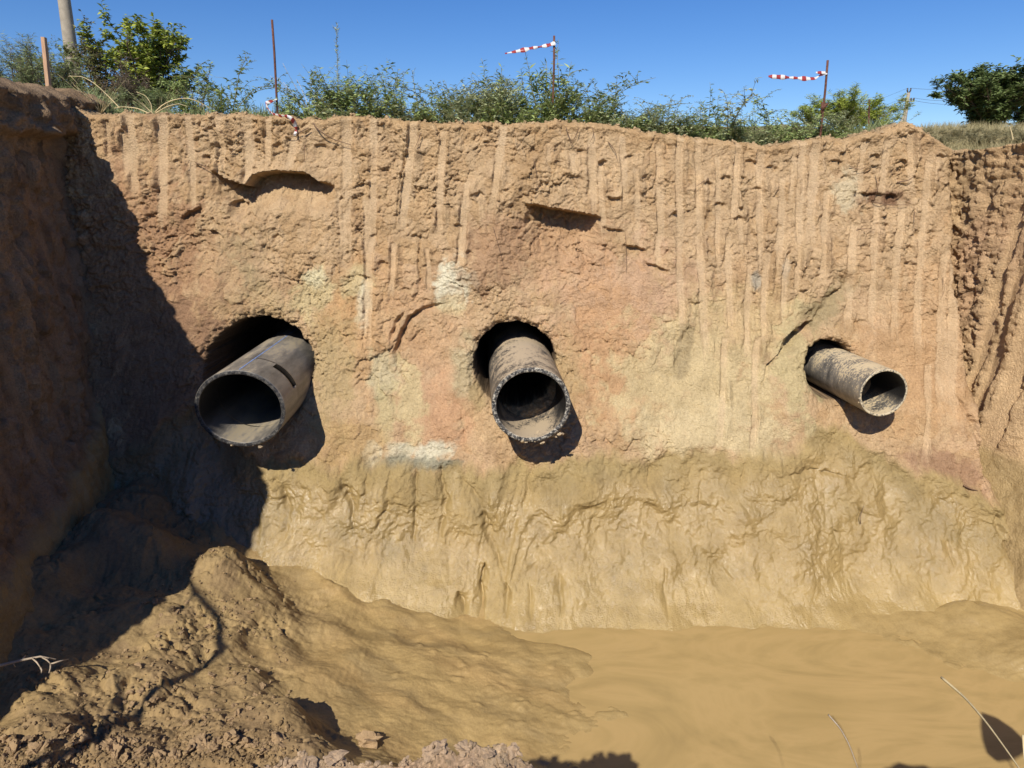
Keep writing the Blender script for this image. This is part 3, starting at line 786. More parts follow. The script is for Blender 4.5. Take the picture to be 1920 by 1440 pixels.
for k, x in enumerate(range(980, 1581, 60)):
    e = 12 * math.sin(k * 1.9) + (x - 1250) * 0.03
    for y, dz in ((1080, -0.03), (1110, 0.0), (1130, 0.015)):
        ANCH.append((x, y, W(x, y)[1] + dz))
    ANCH.append((x, 1152 + e, -3.235)); ANCH.append((x, 1172 + e, -3.275)); ANCH.append((x + 20, 1195 + e, -3.32))
AP = np.array([atz(x, y, z) for x, y, z in ANCH])
fx = np.concatenate([np.arange(-4.3, -3.3, 0.02), np.arange(-3.3, -1.0, 0.0075), np.arange(-1.0, 4.7, 0.0135)]); fy = np.concatenate([np.arange(1.6, 4.3, 0.0085), np.arange(4.3, 6.2, 0.014)])
cxs = np.arange(-4.4, 4.9, 0.04); cys = np.arange(1.5, 6.5, 0.04)
CX, CY = np.meshgrid(cxs, cys)
d2 = (CX[..., None] - AP[:, 0]) ** 2 + (CY[..., None] - AP[:, 1]) ** 2
wgt = np.exp(-d2 / (2 * 0.105 ** 2)) + 0.02 / (d2 + 0.08) ** 1.5 * 0.05
HC = (wgt * AP[:, 2]).sum(-1) / wgt.sum(-1)
def bilin(gx, gy):
    u = np.clip((gx - cxs[0]) / 0.04, 0, len(cxs) - 1.001); v = np.clip((gy - cys[0]) / 0.04, 0, len(cys) - 1.001)
    i = u.astype(int); j = v.astype(int); a = u - i; b = v - j
    a = a * a * (3 - 2 * a) * 0.5 + a * 0.5; b = b * b * (3 - 2 * b) * 0.5 + b * 0.5
    return (HC[j, i] * (1 - a) + HC[j, i + 1] * a) * (1 - b) + (HC[j + 1, i] * (1 - a) + HC[j + 1, i + 1] * a) * b
FX, FY = np.meshgrid(fx, fy)
HF = bilin(FX, FY)
# how crumbly: the mound and the near left bank are lumpy, the flow is smooth
def blob(px, py, z, r):
    p = atz(px, py, z)
    return np.exp(-((FX - p[0]) ** 2 + (FY - p[1]) ** 2) / (2 * r * r))
lump = np.clip(1.1 * blob(420, 1060, -2.5, .35) + 1.1 * blob(300, 1270, -2.6, .4) + 1.2 * blob(200, 1380, -2.45, .5) + 1.0 * blob(420, 1380, -2.5, .35) + .5 * blob(560, 1140, -2.9, .2) + .6 * blob(150, 1150, -2.6, .4) + .8 * blob(300, 900, -2.3, .4) + .8 * blob(200, 1000, -2.4, .4) + .6 * blob(400, 920, -2.5, .25), 0, 1)
flowx = FX * 0.94 - FY * 0.34; flowy = FX * 0.34 + FY * 0.94
wfx = FX + 0.07 * fbm(FX * 4, FY * 4, 3, 301); wfy = FY + 0.07 * fbm(FX * 4 + 7, FY * 4, 3, 303)
smooth_rel = 0.020 * billow(wfx * 3, wfy * 5, 3, 331) - 0.008 + 0.024 * fbm(flowx * 1.3, flowy * 3.2, 2, 305) + 0.016 * (ridged(flowx * 1.1 + 0.3 * wfx, flowy * 2.6, 2, 308) - .5) + 0.0045 * fbm(FX * 13, FY * 13, 3, 309) + 0.0025 * fbm(flowx * 20, flowy * 45, 2, 333) + 0.012 * np.maximum(0, fbm(FX * 7, FY * 7, 3, 317) - 0.15) * 4 * sstep(0.0, 0.25, fbm(FX * 2, FY * 2, 2, 318))
crumb = sstep(-0.05, 0.25, fbm(FX * 2.6 + 3, FY * 2.6, 3, 316))
lump_rel = 0.085 * fbm(wfx * 2.6, wfy * 2.6, 3, 311) + (0.045 * chunks(wfx * 6, wfy * 6, 313) + 0.034 * chunks(wfx * 15, wfy * 15, 314) + 0.022 * chunks(wfx * 34, wfy * 34, 319)) * (0.25 + 0.75 * crumb) + 0.018 * fbm(FX * 24, FY * 24, 4, 315, .6) * (0.3 + 0.7 * crumb)
HF = HF + smooth_rel * (1 - lump) + lump_rel * lump
Cf = np.empty(FX.shape + (3,)); Cf[:] = (0.330, 0.230, 0.095)
mixc(Cf, (0.350, 0.235, 0.098), 0.8 * sstep(-0.1, 0.4, fbm(flowx * 1.1, flowy * 3, 4, 320)))
mixc(Cf, (0.265, 0.190, 0.086), 0.7 * sstep(0.0, 0.4, fbm(flowx * 2 + 3, flowy * 4, 4, 324)))
mixc(Cf, (0.290, 0.203, 0.094), 0.8 * lump)
mixc(Cf, (0.235, 0.160, 0.082), 0.7 * lump * sstep(0.0, 0.35, fbm(FX * 5, FY * 5, 4, 328)))
nearb = np.clip(blob(200, 1400, -2.45, .55) + blob(450, 1400, -2.5, .3), 0, 1)
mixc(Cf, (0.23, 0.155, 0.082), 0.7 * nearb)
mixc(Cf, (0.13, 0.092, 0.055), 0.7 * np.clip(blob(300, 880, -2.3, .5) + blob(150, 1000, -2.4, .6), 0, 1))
mixc(Cf, (0.315, 0.226, 0.096), 0.85 * sstep(0.1, 0.7, FX))
wf = np.clip((1 - 0.62 * lump) * (0.62 + 0.5 * fbm(FX * 2, FY * 2, 3, 330)), 0, 1) * 0.8
edge_wet = np.maximum(sstep(0.10, 0.0, HF - WATER_Z), sstep(0.2, 0.8, FX))
wf = np.maximum(wf, 0.9 * edge_wet)
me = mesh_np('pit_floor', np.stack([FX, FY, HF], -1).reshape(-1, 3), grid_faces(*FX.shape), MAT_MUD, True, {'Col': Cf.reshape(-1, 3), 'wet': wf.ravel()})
pit_floor = tag(link('pit_floor', me), kind='structure')

def floor_z(x, y):
    i = int(np.clip(np.searchsorted(fx, x), 0, len(fx) - 1)); j = int(np.clip(np.searchsorted(fy, y), 0, len(fy) - 1))
    return float(HF[j, i])

# ------------------------------------------------------------------ muddy water
def water_material():
    m, nt, bs = newmat('muddy_water')
    L = nt.links.new
    tc = node(nt, 'ShaderNodeTexCoord')
    mp = node(nt, 'ShaderNodeMapping'); mp.inputs['Rotation'].default_value = (0, 0, R(-34)); mp.inputs['Scale'].default_value = (0.8, 1.9, 1)
    L(tc.outputs['Object'], mp.inputs['Vector'])
    n = node(nt, 'ShaderNodeTexNoise', i_Scale=0.8, i_Detail=5.0, i_Roughness=0.55, i_Distortion=4.5)
    L(mp.outputs[0], n.inputs['Vector'])
    r = ramp(nt, [(0.28, (0.305, 0.216, 0.090)), (0.43, (0.350, 0.246, 0.102)), (0.55, (0.385, 0.268, 0.114)), (0.70, (0.335, 0.236, 0.098))])
    L(n.outputs['Fac'], r.inputs['Fac']); L(r.outputs['Color'], bs.inputs['Base Color'])
    bs.inputs['Roughness'].default_value = 0.16
    bs.inputs['Specular IOR Level'].default_value = 0.42
    nb = node(nt, 'ShaderNodeTexNoise', i_Scale=5.0, i_Detail=2.0, i_Distortion=0.6)
    L(mp.outputs[0], nb.inputs['Vector'])
    b = node(nt, 'ShaderNodeBump', i_Strength=0.03, i_Distance=0.03)
    L(nb.outputs['Fac'], b.inputs['Height']); L(b.outputs['Normal'], bs.inputs['Normal'])
    return m
wx = np.linspace(-4.3, 6.2, 106); wy = np.linspace(1.2, 5.9, 48)
WX, WY = np.meshgrid(wx, wy)
me = mesh_np('muddy_water', np.stack([WX, WY, np.full_like(WX, WATER_Z) + 0.003 * fbm(WX * 1.5, WY * 3, 2, 340)], -1).reshape(-1, 3), grid_faces(*WX.shape), water_material())
tag(link('muddy_water', me), kind='structure')

# ------------------------------------------------------------------ the near bank the photographer stands on
bx = np.unique(np.concatenate([np.arange(-5.2, -0.8, 0.03), np.arange(-0.8, 0.4, 0.007), np.arange(0.4, 6.6, 0.03)]))
nb_rows = 220
t_ = np.linspace(0, 1, nb_rows)
BX = np.tile(bx, (nb_rows, 1)); T_ = np.tile(t_[:, None], (1, len(bx)))
berm = np.interp(bx, [-5, -0.70, -0.60, -0.52, -0.40, -0.28, -0.20, -0.10, -0.02, 0.04, 0.10, 0.3, 1.2, 1.4, 1.62, 1.9, 2.3, 2.6, 6.6],
                 [-1.72, -1.56, -1.36, -1.315, -1.355, -1.345, -1.31, -1.275, -1.29, -1.34, -1.46, -1.64, -1.60, -1.50, -1.345, -1.40, -1.42, -1.55, -1.7])
edge_y = 1.40 + 0.05 * fbm(bx * 3, bx * 0, 3, 350)
# t 0..0.45 the top running back, 0.45..1 the face going down
top_t = np.clip(T_ / 0.45, 0, 1); face_t = np.clip((T_ - 0.45) / 0.55, 0, 1)
BY = edge_y[None, :] - 1.9 * (1 - top_t) ** 1.3 + 0.42 * face_t ** 1.4
BZ = berm[None, :] - (0.20 * (1 - top_t) ** 0.6) * (1 - face_t) + np.where(face_t > 0, -2.1 * face_t, 0)
wbx = BX + 0.05 * fbm(BX * 6, T_ * 8, 3, 352)
rel = 0.026 * chunks(wbx * 9, (BY + BZ * 0.5) * 9, 356) + 0.016 * chunks(wbx * 24, (BY + BZ * 0.5) * 24, 357) + 0.014 * fbm(BX * 30, (BY + BZ) * 30, 4, 358, .65)
BZ = BZ + rel * 1.0
BY = BY + rel * face_t * 0.6
Cb = np.empty(BX.shape + (3,)); Cb[:] = (0.46, 0.33, 0.205)
mixc(Cb, (0.48, 0.33, 0.22), 0.7 * sstep(-0.1, 0.4, fbm(BX * 4, BY * 4, 3, 360)))
me = mesh_np('near_bank', np.stack([BX, BY, BZ], -1).reshape(-1, 3), grid_faces(*BX.shape), MAT_SOIL, True, {'Col': Cb.reshape(-1, 3), 'wet': np.zeros(BX.size)})
near_bank = tag(link('near_bank', me), kind='structure')

# ------------------------------------------------------------------ the ground round the pit, out to the horizon
def ground_h(x, y):
    """level just behind the rim, then a long gentle rise"""
    z = 0.82 + np.clip(y - 7.2, 0, 68) * 0.055
    zr = 0.42 + np.clip(y - 7.2, 0, 14.8) * 0.114 + np.clip(y - 22, 0, 53) * 0.047
    k = sstep(2.6, 4.4, x / np.maximum(y, 7.0) * 7.0)
    z = z * (1 - k) + zr * k
    n = sstep(9.2, 7.5, y) * (np.abs(x) < 6)
    return z * (1 - n) + (ztop(x) - 0.02) * n
gxs = np.concatenate([-np.geomspace(600, 5.0, 28), np.linspace(-4.8, 6.2, 30), np.geomspace(6.6, 600, 28)])
gys = np.concatenate([-np.geomspace(600, 1.2, 20), np.linspace(-0.8, 7.4, 24), np.linspace(7.65, 24, 40), np.linspace(26, 90, 24), np.geomspace(98, 900, 14)])
GX, GY = np.meshgrid(gxs, gys)
GZ = ground_h(GX, GY) + 0.06 * fbm(GX * 0.8, GY * 0.8, 3, 370)
# behind the camera the ground is the lower level of the near bank
GZ = np.where((GY < 0.6) & (GX > -4.6), -1.75 + 0.04 * fbm(GX, GY, 3, 372), GZ)
cxm = 0.5 * (GX[:-1, :-1] + GX[1:, 1:]); cym = 0.5 * (GY[:-1, :-1] + GY[1:, 1:])
keep = ~((cxm > -4.75) & (cxm < 6.4) & (cym > -0.6) & (cym < 7.5))
Cgd = np.empty(GX.shape + (3,)); Cgd[:] = (0.22, 0.19, 0.095)
mixc(Cgd, (0.30, 0.23, 0.13), sstep(0, 0.4, fbm(GX * 0.5, GY * 0.5, 3, 374)))
me = mesh_np('ground', np.stack([GX, GY, GZ], -1).reshape(-1, 3), grid_faces(*GX.shape, keep=keep), MAT_SOIL, True, {'Col': Cgd.reshape(-1, 3), 'wet': np.zeros(GX.size)})
tag(link('ground', me), kind='structure')

# ------------------------------------------------------------------ pipes
def pipe_material(name, mud_amt, mud_col, streak=(2, 2, 2), rim_speck=0.3, speck_col=(0.50, 0.46, 0.38), sp=0.35, dark=(0.022, 0.021, 0.020), dust=0.25):
    """black polyethylene with a film of dust and dried mud; the mud lies thickest on the upper side ('up' attribute = height on the section)"""
    m, nt, bs = newmat(name)
    L = nt.links.new
    tc = node(nt, 'ShaderNodeTexCoord')
    up = node(nt, 'ShaderNodeAttribute', attribute_name='up')
    rim = node(nt, 'ShaderNodeAttribute', attribute_name='rim')
    mp = node(nt, 'ShaderNodeMapping'); mp.inputs['Scale'].default_value = streak
    L(tc.outputs['Object'], mp.inputs['Vector'])
    n = node(nt, 'ShaderNodeTexNoise', i_Scale=4.0, i_Detail=9.0, i_Roughness=0.72)
    L(mp.outputs[0], n.inputs['Vector'])
    n2 = node(nt, 'ShaderNodeTexNoise', i_Scale=60.0, i_Detail=4.0, i_Roughness=0.6)
    L(tc.outputs['Object'], n2.inputs['Vector'])
    # dusty plastic
    base = ramp(nt, [(0.3, dark), (0.75, tuple(c + dust * k for c, k in zip(dark, (0.5, 0.44, 0.36))))])
    L(n.outputs['Fac'], base.inputs['Fac'])
    ad = node(nt, 'ShaderNodeMath', operation='MULTIPLY_ADD')
    L(up.outputs['Fac'], ad.inputs[0]); ad.inputs[1].default_value = mud_amt; L(n.outputs['Fac'], ad.inputs[2])
    ad2 = node(nt, 'ShaderNodeMath', operation='MULTIPLY_ADD'); L(n2.outputs['Fac'], ad2.inputs[0]); ad2.inputs[1].default_value = sp; L(ad.outputs[0], ad2.inputs[2])
    mr = node(nt, 'ShaderNodeMapRange'); mr.inputs['From Min'].default_value = 0.605 + sp * 0.5; mr.inputs['From Max'].default_value = 0.725 + sp * 0.5
    L(ad2.outputs[0], mr.inputs['Value'])
    mx = node(nt, 'ShaderNodeMix', data_type='RGBA'); L(mr.outputs[0], mx.inputs[0]); L(base.outputs['Color'], mx.inputs[6]); mx.inputs[7].default_value = (*mud_col, 1)
    # sawn end: pale scratches and chips
    n3 = node(nt, 'ShaderNodeTexNoise', i_Scale=42.0, i_Detail=6.0, i_Roughness=0.8)
    L(tc.outputs['Object'], n3.inputs['Vector'])
    rr = ramp(nt, [(0.50 - rim_speck * 0.1, (0.02, 0.02, 0.022)), (0.56 - rim_speck * 0.07, (0.07, 0.066, 0.062)), (0.70 - rim_speck * 0.13, speck_col)])
    L(n3.outputs['Fac'], rr.inputs['Fac'])
    mx2 = node(nt, 'ShaderNodeMix', data_type='RGBA'); L(rim.outputs['Fac'], mx2.inputs[0]); L(mx.outputs[2], mx2.inputs[6]); L(rr.outputs['Color'], mx2.inputs[7])
    bo = node(nt, 'ShaderNodeAttribute', attribute_name='bore')  # shade of the bore painted in: near black above, dust kept at the bottom
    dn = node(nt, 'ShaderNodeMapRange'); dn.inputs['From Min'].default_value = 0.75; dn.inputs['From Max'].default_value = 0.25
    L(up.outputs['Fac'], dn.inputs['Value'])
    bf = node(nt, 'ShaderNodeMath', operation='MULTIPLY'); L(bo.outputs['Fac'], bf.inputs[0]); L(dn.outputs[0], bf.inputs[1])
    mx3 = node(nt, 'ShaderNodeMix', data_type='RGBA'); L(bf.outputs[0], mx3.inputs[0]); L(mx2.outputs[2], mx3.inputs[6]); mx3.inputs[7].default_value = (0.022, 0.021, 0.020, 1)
    L(mx3.outputs[2], bs.inputs['Base Color'])
    ro = node(nt, 'ShaderNodeMapRange'); ro.inputs['To Min'].default_value = 0.42; ro.inputs['To Max'].default_value = 0.9
    L(mr.outputs[0], ro.inputs['Value']); L(ro.outputs[0], bs.inputs['Roughness'])
    bs.inputs['Specular IOR Level'].default_value = 0.4
    b = node(nt, 'ShaderNodeBump', i_Strength=0.35, i_Distance=0.006)
    L(ad2.outputs[0], b.inputs['Height']); L(b.outputs['Normal'], bs.inputs['Normal'])
    return m

def pipe_mesh(name, rx, rz, wall, length, mat, slot=None, ragged=0.004, seed=0, nth=144, end_tilt=0.0):
    """axis along +Y from y=0; slot = (theta0, theta1, y0, y1) sawn through the wall, theta measured from the top towards +X"""
    th = np.linspace(0, 2 * np.pi, nth, endpoint=False)
    ysl = np.unique(np.concatenate([np.linspace(0, 0.5, 36), np.linspace(0.5, length, 20)] + ([np.array([slot[2], slot[3]])] if slot else [])))
    ny = len(ysl)
    rag = ragged * (fbm(th * 3 + seed, th * 0 + seed, 4, 400 + seed) * 2 + fbm(th * 14, th * 0 + 2, 2, 405))
    rag += end_tilt * np.cos(th)
    def ringpts(s, y, k=0):
        return np.stack([np.sin(th) * (rx + s) * (1 + k), y, np.cos(th) * (rz + s) * (1 + k)], -1)
    V = []; U = []; Rm = []; Bo = []
    def addring(s, y, rimv):
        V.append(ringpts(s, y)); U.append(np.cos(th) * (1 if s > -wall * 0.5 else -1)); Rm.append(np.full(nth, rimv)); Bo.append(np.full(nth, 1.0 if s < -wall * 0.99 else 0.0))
    bev = 0.004
    # order: outer rows from far to near, bevel, rim, bevel, inner rows from near to far
    for y in ysl[::-1]:
        f = np.exp(-y / 0.15)
        addring(0.0, y + rag * f + (bev if y == 0 else 0), 0.0)
    rows_outer = ny
    addring(-bev, rag, 1.0)
    for q in (0.33, 0.66):
        addring(-bev - (wall - 2 * bev) * q, rag - 0.002 * np.sin(th * 9 + q * 5) * 0.5, 1.0)
    addring(-wall + bev, rag, 1.0)
    for y in ysl:
        f = np.exp(-y / 0.15)
        addring(-wall, y + rag * f + (bev if y == 0 else 0), 0.0)
    V = np.array(V); nr = len(V)
    idx = np.arange(nr * nth).reshape(nr, nth)
    Fq = []
    def slot_cell(r, j):
        if slot is None: return False
        t = (th[j] + np.pi / nth) % (2 * np.pi)
        if not (slot[0] < t < slot[1]): return False
        if r < rows_outer - 1:
            y = 0.5 * (ysl[::-1][r] + ysl[::-1][r + 1])
        elif r >= rows_outer + 4:
            k = r - rows_outer - 4
            y = 0.5 * (ysl[k] + ysl[k + 1]) if k + 1 < ny else -1
        else: return False
        return slot[2] < y < slot[3]
    for r in range(nr - 1):
        for j in range(nth):
            if slot_cell(r, j): continue
            j2 = (j + 1) % nth
            Fq.append((idx[r, j], idx[r, j2], idx[r + 1, j2], idx[r + 1, j]))
    if slot is not None:   # cut faces through the wall
        js = [j for j in range(nth) if slot[0] < (th[j] + np.pi / nth) < slot[1]]
        ro = [r for r in range(rows_outer - 1) if slot_cell(r, js[0])]
        def inner_row(r): return rows_outer + 4 + (rows_outer - 1 - r)
        r0, r1 = ro[0], ro[-1] + 1
        for j in js:
            for rr in (r0, r1):
                q = (idx[rr, j], idx[rr, (j + 1) % nth], idx[inner_row(rr), (j + 1) % nth], idx[inner_row(rr), j])
                Fq.append(q if rr == r0 else q[::-1])
        for rr in range(r0, r1):
            for jj in (js[0], (js[-1] + 1) % nth):
                q = (idx[rr, jj], idx[rr + 1, jj], idx[inner_row(rr + 1), jj], idx[inner_row(rr), jj])
                Fq.append(q)
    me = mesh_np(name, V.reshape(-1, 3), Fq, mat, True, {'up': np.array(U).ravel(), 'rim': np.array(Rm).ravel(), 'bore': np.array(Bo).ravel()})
    return me

def place_pipe(name, px, py, Y, mesh, yaw, pitch, label):
    o = link(name, mesh)
    p = at(px, py, Y)
    o.location = p
    o.rotation_euler = (R(pitch), 0, R(yaw))
    return tag(o, label, 'pipe')

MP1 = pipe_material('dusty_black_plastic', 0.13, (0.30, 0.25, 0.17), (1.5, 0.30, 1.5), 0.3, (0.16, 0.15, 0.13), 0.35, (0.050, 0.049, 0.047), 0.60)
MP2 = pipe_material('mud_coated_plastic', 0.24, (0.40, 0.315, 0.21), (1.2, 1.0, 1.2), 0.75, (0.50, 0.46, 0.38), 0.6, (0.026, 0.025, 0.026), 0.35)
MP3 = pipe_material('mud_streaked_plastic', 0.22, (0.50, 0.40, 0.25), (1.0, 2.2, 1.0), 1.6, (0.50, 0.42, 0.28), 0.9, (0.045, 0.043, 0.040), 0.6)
PY1, PY2, PY3 = 5.14, 5.22, 5.42
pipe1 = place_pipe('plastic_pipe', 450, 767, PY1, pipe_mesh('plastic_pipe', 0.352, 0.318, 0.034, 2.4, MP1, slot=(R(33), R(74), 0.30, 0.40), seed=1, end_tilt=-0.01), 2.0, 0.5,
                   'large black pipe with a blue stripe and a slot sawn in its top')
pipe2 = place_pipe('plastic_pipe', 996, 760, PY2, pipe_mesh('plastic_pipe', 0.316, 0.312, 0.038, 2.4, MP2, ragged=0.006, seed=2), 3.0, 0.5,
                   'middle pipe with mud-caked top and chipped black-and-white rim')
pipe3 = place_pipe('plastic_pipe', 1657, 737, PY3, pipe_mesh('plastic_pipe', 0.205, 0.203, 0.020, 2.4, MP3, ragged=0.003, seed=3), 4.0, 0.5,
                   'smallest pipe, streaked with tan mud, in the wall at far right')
# blue identification stripe along the left pipe
def stripe(parent, rx, rz, a0, a1, y0, y1, mat):
    th = np.linspace(a0, a1, 4); yy = np.linspace(y0, y1, 30)
    TT, YY = np.meshgrid(th, yy)
    V = np.stack([np.sin(TT) * (rx + 0.0016), YY, np.cos(TT) * (rz + 0.0016)], -1)
    return link('blue_stripe', mesh_np('blue_stripe', V.reshape(-1, 3), grid_faces(*TT.shape), mat), parent)
MAT_BLUE = simple_mat('blue_stripe', (0.16, 0.24, 0.46), 0.6, 0.5, 40, 0.1)
stripe(pipe1, 0.352, 0.318, R(3), R(4.6), 0.012, 2.2, MAT_BLUE)
# lumps of mud stuck on the pipes
def lump_mesh(name, r, seed, mat, flat=0.6, sub=2):
    import bmesh
    bm = bmesh.new()
    bmesh.ops.create_icosphere(bm, subdivisions=sub, radius=1.0)
    rg = np.random.default_rng(seed)
    k = rg.random((7, 3)) * 2 - 1
    for v in bm.verts:
        c = np.array(v.co)
        s = 1.0
        for q in range(7):
            s += 0.16 * math.sin(3.2 * float(c @ k[q]) * (1 + q * 0.35) + q * 2.1)
        # knock a few faces flat
        for q in range(5):
            n = k[q] / np.linalg.norm(k[q]); dd = float(c @ n)
            if dd > 0.62: s *= 0.62 / dd * 0.97 + 0.03
        v.co = Vector(c * s * r); v.co.z *= flat
    me = bpy.data.meshes.new(name); bm.to_mesh(me); bm.free()
    me.materials.append(mat)
    return me
MAT_CLOD = simple_mat('dry_clod', (0.36, 0.245, 0.135), 0.95, 0.3, 18, 0.7)
MAT_CLOD_PINK = simple_mat('pale_clod', (0.46, 0.325, 0.205), 0.95, 0.2, 18, 0.7)
MAT_DRYMUD = simple_mat('dried_mud', (0.36, 0.28, 0.18), 0.95, 0.2, 30, 0.6)
for (p, dx, dy, dz, r, sd) in [(pipe2, 0.20, 0.05, -0.272, 0.030, 1), (pipe2, 0.06, 0.10, -0.268, 0.020, 2), (pipe2, 0.24, 0.01, -0.25, 0.025, 3), (pipe1, 0.12, 0.02, -0.325, 0.020, 4), (pipe2, 0.10, 0.02, -0.325, 0.02, 6)]:
    o = link('mud_lump', lump_mesh('mud_lump', r, sd, MAT_DRYMUD), p); o.location = (dx, dy, dz)
_cr = random.Random(17)
for p, rx, rz, a0, a1, n, rr in ((pipe2, 0.312, 0.308, 95, 215, 16, 0.017), (pipe3, 0.202, 0.200, 100, 260, 10, 0.009), (pipe1, 0.348, 0.314, 150, 200, 6, 0.012)):
    for k in range(n):
        a = R(_cr.uniform(a0, a1)); r = rr * _cr.uniform(.5, 1.2)
        o = link('mud_lump', lump_mesh('mud_lump', r, 40 + k, MAT_DRYMUD, .8, 1), p)
        o.location = (math.sin(a) * (rx + r * .2), _cr.uniform(0.005, 0.06), math.cos(a) * (rz + r * .2))

# ------------------------------------------------------------------ posts, rods, tape, poles
MAT_RUST = simple_mat('rusty_steel', (0.115, 0.048, 0.032), 0.85, 0.5, 60, 0.5)
MAT_WOOD = simple_mat('raw_timber', (0.42, 0.26, 0.16), 0.85, 0.3, 12, 0.4, (6, 6, 0.7))
MAT_CONC = simple_mat('weathered_concrete', (0.30, 0.26, 0.205), 0.9, 0.2, 9, 0.4)
MAT_WIRE = simple_mat('wire_metal', (0.10, 0.10, 0.11), 0.6, 0.2, 5, 0.0)
MAT_INS = simple_mat('insulator', (0.07, 0.06, 0.055), 0.3, 0.2, 5, 0.0)

def rod(top, base, Y, r, label, tilt=0.0):
    a = at(*base, Y); b = at(*top, Y + tilt)
    root = empty('steel_rod', a); tag(root, label, 'rod', 'rusty rods along the pit edge')
    a2 = np.zeros(3) - np.array((0, 0, 0.25)); b2 = b - a
    mid = (a2 + b2) / 2 + np.array((0.006, 0, 0))
    m = MB(); m.tube([a2, (a2 + mid) / 2 + (0.002, 0, 0), mid, (mid + b2) / 2 + (0.003, 0, 0), b2], r, r, 8)
    m.build('shaft', MAT_RUST, root)
    return root, a, b
RODS = [rod((510, 37), (518, 222), 7.0, 0.0105, 'rusty rod with no tape flying, red and white ribbon lying at its foot'),
        rod((1039, 67), (1034, 236), 7.0, 0.0100, 'rusty rod in tall weeds with a drooping striped tape'),
        rod((1552, 113), (1536, 268), 6.95, 0.0105, 'rusty rod leaning right beside the yellow-green bush')]
# dry seed head caught on the right rod
m = MB(); p0 = at(1546, 196, 6.94) - RODS[2][1]
m.tube([p0 + (-0.02, 0, -0.05), p0 + (0.0, -0.005, -0.01), p0 + (0.035, 0, 0.012)], [0.012, 0.02, 0.006], k=7)
m.tube([p0 + (-0.02, 0, -0.09), p0 + (-0.02, 0, 0.02)], 0.008, 0.012, 6)
m.build('wire_knot', MAT_RUST, RODS[2][0])

root = empty('timber_post', at(91, 200, 7.1)); tag(root, 'pale squared timber post standing at the left rim', 'post')
o_ = at(91, 200, 7.1)
m = MB(); a = np.array((0.0, 0, -0.3)); b = at(82, 70, 7.1) - o_
axis = Vector(b - a).normalized(); rot = axis.to_track_quat('Z', 'Y').to_matrix()
m.box((a + b) / 2, (0.040, 0.034, float(np.linalg.norm(b - a))), rot)
m.build('plank', MAT_WOOD, root, smooth=False)

def tape_material():
    m, nt, bs = newmat('barrier_tape')
    L = nt.links.new
    a = node(nt, 'ShaderNodeAttribute', attribute_name='tint')      # metres along the ribbon
    w = node(nt, 'ShaderNodeMath', operation='FRACT')
    sc = node(nt, 'ShaderNodeMath', operation='MULTIPLY'); sc.inputs[1].default_value = 1 / 0.085
    L(a.outputs['Fac'], sc.inputs[0]); L(sc.outputs[0], w.inputs[0])
    gt = node(nt, 'ShaderNodeMath', operation='GREATER_THAN'); gt.inputs[1].default_value = 0.5
    L(w.outputs[0], gt.inputs[0])
    mx = node(nt, 'ShaderNodeMix', data_type='RGBA'); L(gt.outputs[0], mx.inputs[0])
    mx.inputs[6].default_value = (0.78, 0.76, 0.74, 1); mx.inputs[7].default_value = (0.40, 0.055, 0.05, 1)
    L(mx.outputs[2], bs.inputs['Base Color'])
    bs.inputs['Roughness'].default_value = 0.4
    tr = node(nt, 'ShaderNodeBsdfTranslucent'); L(mx.outputs[2], tr.inputs['Color'])
    ms = node(nt, 'ShaderNodeMixShader'); ms.inputs[0].default_value = 0.3
    L(bs.outputs[0], ms.inputs[1]); L(tr.outputs[0], ms.inputs[2]); L(ms.outputs[0], nt.nodes['Material Output'].inputs['Surface'])
    return m
MAT_TAPE = tape_material()
def ribbon(name, pts, width, twist, label, seed, th=0.0012, parent=None):
    """thin plastic tape: a closed ribbon swept along a smoothed path, twisting"""
    P = np.array(pts, float)
    t = np.linspace(0, len(P) - 1, 60); i = np.minimum(t.astype(int), len(P) - 2); f = (t - i)[:, None]
    Q = np.array([(1 - a) * P[k] + a * P[k + 1] for k, a in zip(i, f)])
    for _ in range(6): Q[1:-1] = 0.25 * Q[:-2] + 0.5 * Q[1:-1] + 0.25 * Q[2:]
    tan = np.gradient(Q, axis=0); tan /= np.linalg.norm(tan, axis=1, keepdims=True)
    up = np.tile(np.array((0.05, 0.25, 0.97)), (60, 1)); sd = np.cross(tan, up); sd /= np.linalg.norm(sd, axis=1, keepdims=True); up = np.cross(sd, tan)
    s = np.concatenate([[0], np.cumsum(np.linalg.norm(np.diff(Q, axis=0), axis=1))])
    tw = np.interp(np.linspace(0, 1, 60), np.linspace(0, 1, len(twist)), twist)
    wv = np.cos(tw)[:, None] * up + np.sin(tw)[:, None] * sd
    nv = np.cross(tan, wv)
    wd = width * (0.72 + 0.28 * np.sin(s * 23 + seed) + 0.16 * np.sin(s * 61 + 2 * seed))[:, None] * 0.5
    R4 = np.stack([Q + wv * wd + nv * th, Q - wv * wd + nv * th + nv * wd * 0.25, Q - wv * wd - nv * th + nv * wd * 0.25, Q + wv * wd - nv * th], 1)
    V = R4.reshape(-1, 3)
    Fq = []
    for r in range(59):
        for j in range(4):
            Fq.append((r * 4 + j, r * 4 + (j + 1) % 4, r * 4 + 4 + (j + 1) % 4, r * 4 + 4 + j))
    me = mesh_np(name, V, Fq, MAT_TAPE, True, {'tint': np.repeat(s, 4)})
    return tag(link(name, me), label, 'tape', 'strips of barrier tape')
ribbon('barrier_tape', [at(1041, 80, 6.985), at(1030, 84, 6.98), at(1012, 88, 6.97), at(995, 90, 6.95), at(975, 95, 6.93), at(947, 100, 6.9)], 0.042, [0.2, 0.5, -0.3, 0.6, 0.1, 0.9], 'striped tape blowing left and drooping from the middle rod', 1)
